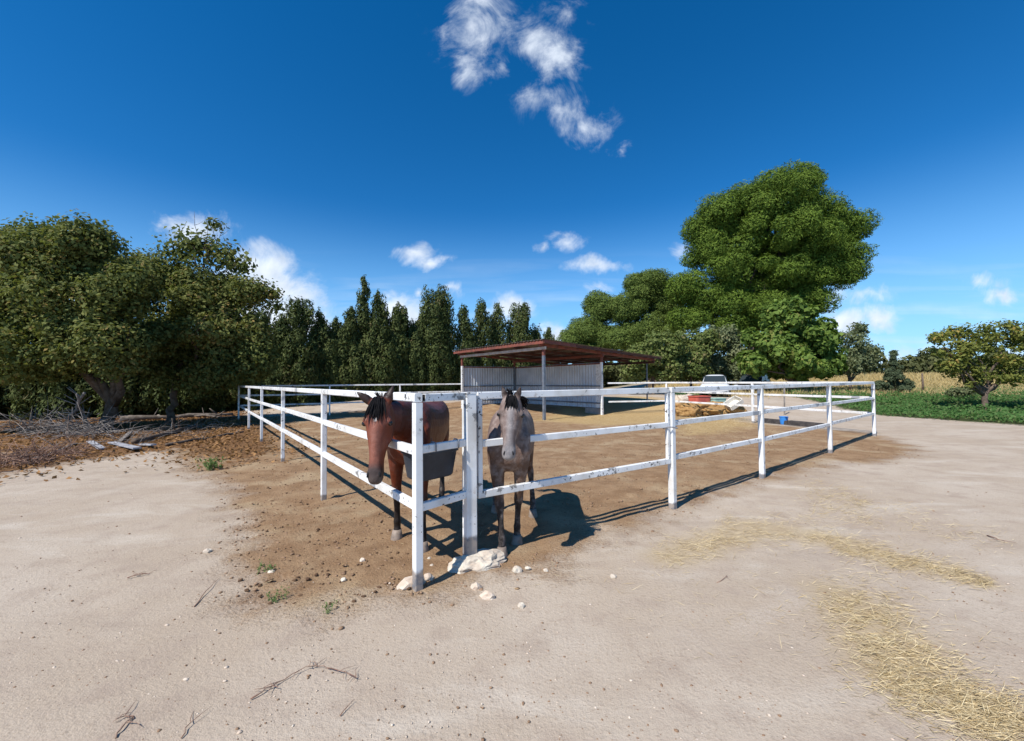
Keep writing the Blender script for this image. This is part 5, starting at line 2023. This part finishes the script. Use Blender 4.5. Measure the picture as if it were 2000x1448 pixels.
def tuft(label, p, n, h, seed, w=.02, sp=.06):
    t_ = thing('weed_tuft', label, 'weed', p, 0, 'green sprigs on the bare ground')
    g = np.random.default_rng(seed)
    st = MB()
    Pn, Tn = [], []
    for k in range(n):
        a = g.uniform(0, 6.283)
        d = Vector((math.cos(a) * g.uniform(.15, .7), math.sin(a) * g.uniform(.15, .7), 1)).normalized()
        b = Vector((g.normal() * sp, g.normal() * sp, 0))
        L_ = h * g.uniform(.5, 1.1)
        st.tube([b, b + d * L_ * .6, b + d * L_ + Vector((0, 0, -.01))], [.003, .002, .001], 4)
        for j in range(7):
            q = b + d * (L_ * g.uniform(.2, 1.0))
            Pn.append(q + Vector((g.normal() * .012, g.normal() * .012, g.normal() * .008)))
            Tn.append(d + Vector((g.normal() * .6, g.normal() * .6, 0)))
    st.build('stems', M['weed_stem'], t_)
    Pn, Tn = np.array(Pn), np.array(Tn)
    m_ = len(Pn)
    me = leaf_mesh('leaves', Pn, unit(g.normal(size=(m_, 3)) + np.array([0, 0, .8])), Tn, h * g.uniform(.12, .26, m_), w * g.uniform(.5, 1.2, m_), g.random(m_))
    link(me, 'leaves', M['tuft_leaf'], t_)


M['weed_stem'] = m_simple('green_stem', (.14, .19, .07))
M['tuft_leaf'] = m_leaf('grey_green_weed', (.10, .16, .05), (.20, .27, .10), None, .3)
tuft('bushy green weed at the edge of the fallen leaves, left of the fence', on(411, 919), 34, .26, 1, .035, .075)
tuft('small green sprig beside the grey stone left of the corner', on(515, 1118), 10, .09, 2, .02, .03)
tuft('tiny green sprig on trampled soil, middle one of three', on(545, 1172), 9, .07, 3, .018, .03)
tuft('tiny green sprig nearest the corner post on the soil', on(641, 1192), 7, .06, 4, .018, .03)


def twig(label, pts, r0, forks, seed, mat_='twig'):
    P = [on(*p) for p in pts]
    t_ = thing('dry_twig', label, 'twig', P[0], 0, 'dry twigs on the bare ground')
    rr = random.Random(seed)
    r = Rel(t_)
    path = []
    for i, p in enumerate(P):
        path.append(p + Vector((0, 0, r0 * 1.2 + (.012 * (i % 2)))))
    fine = []
    for a, b in zip(path[:-1], path[1:]):
        for k in range(3):
            fine.append(a.lerp(b, k / 3) + Vector((rr.uniform(-.006, .006), rr.uniform(-.006, .006), rr.uniform(0, .004))))
    fine.append(path[-1])
    m_ = len(fine)
    r.tube(fine, [r0 * (1 - .75 * i / (m_ - 1)) for i in range(m_)], 6)
    r.build('stem', M[mat_], True)
    for k in range(forks):
        b = fine[rr.randint(1, m_ - 1)]
        a = rr.uniform(0, 6.283)
        d = Vector((math.cos(a), math.sin(a), .015))
        L_ = rr.uniform(.03, .11)
        r = Rel(t_)
        r.tube([b, b + d * L_ * .5 + Vector((rr.uniform(-.012, .012), rr.uniform(-.012, .012), .004)), b + d * L_ + Vector((rr.uniform(-.02, .02), rr.uniform(-.02, .02), -.004))], [r0 * .5, r0 * .38, r0 * .15], 5)
        r.build('fork', M[mat_], True)


twig('branching root-like twig in the left foreground', [(490, 1370), (520, 1352), (555, 1328), (600, 1308), (618, 1303)], .0042, 12, 1)
twig('curled forked twig at the bottom edge', [(222, 1446), (240, 1425), (262, 1400), (232, 1410)], .0045, 7, 2)
twig('straight dark stick left of the corner post', [(380, 1187), (402, 1160), (427, 1132)], .0045, 0, 3)
twig('dry brown clump of twigs alone on the pale ground', [(250, 1130), (270, 1126), (290, 1122)], .004, 12, 4)
twig('thin bent stick near the bottom edge, right of the curled one', [(352, 1446), (370, 1420), (378, 1390)], .003, 1, 5)
twig('short thin stick right of the branching twig', [(662, 1402), (692, 1372)], .003, 0, 6)
twig('scrappy bits of twig right of the branching one', [(640, 1306), (665, 1315), (690, 1322), (700, 1330)], .003, 9, 7)
twig('dark stick at the right edge beyond the straw swath', [(1930, 1048), (1950, 1058), (1985, 1062)], .006, 2, 8)
twig('short dark twig on the pale ground below the small weeds', [(1400, 1140), (1420, 1128)], .004, 1, 9)
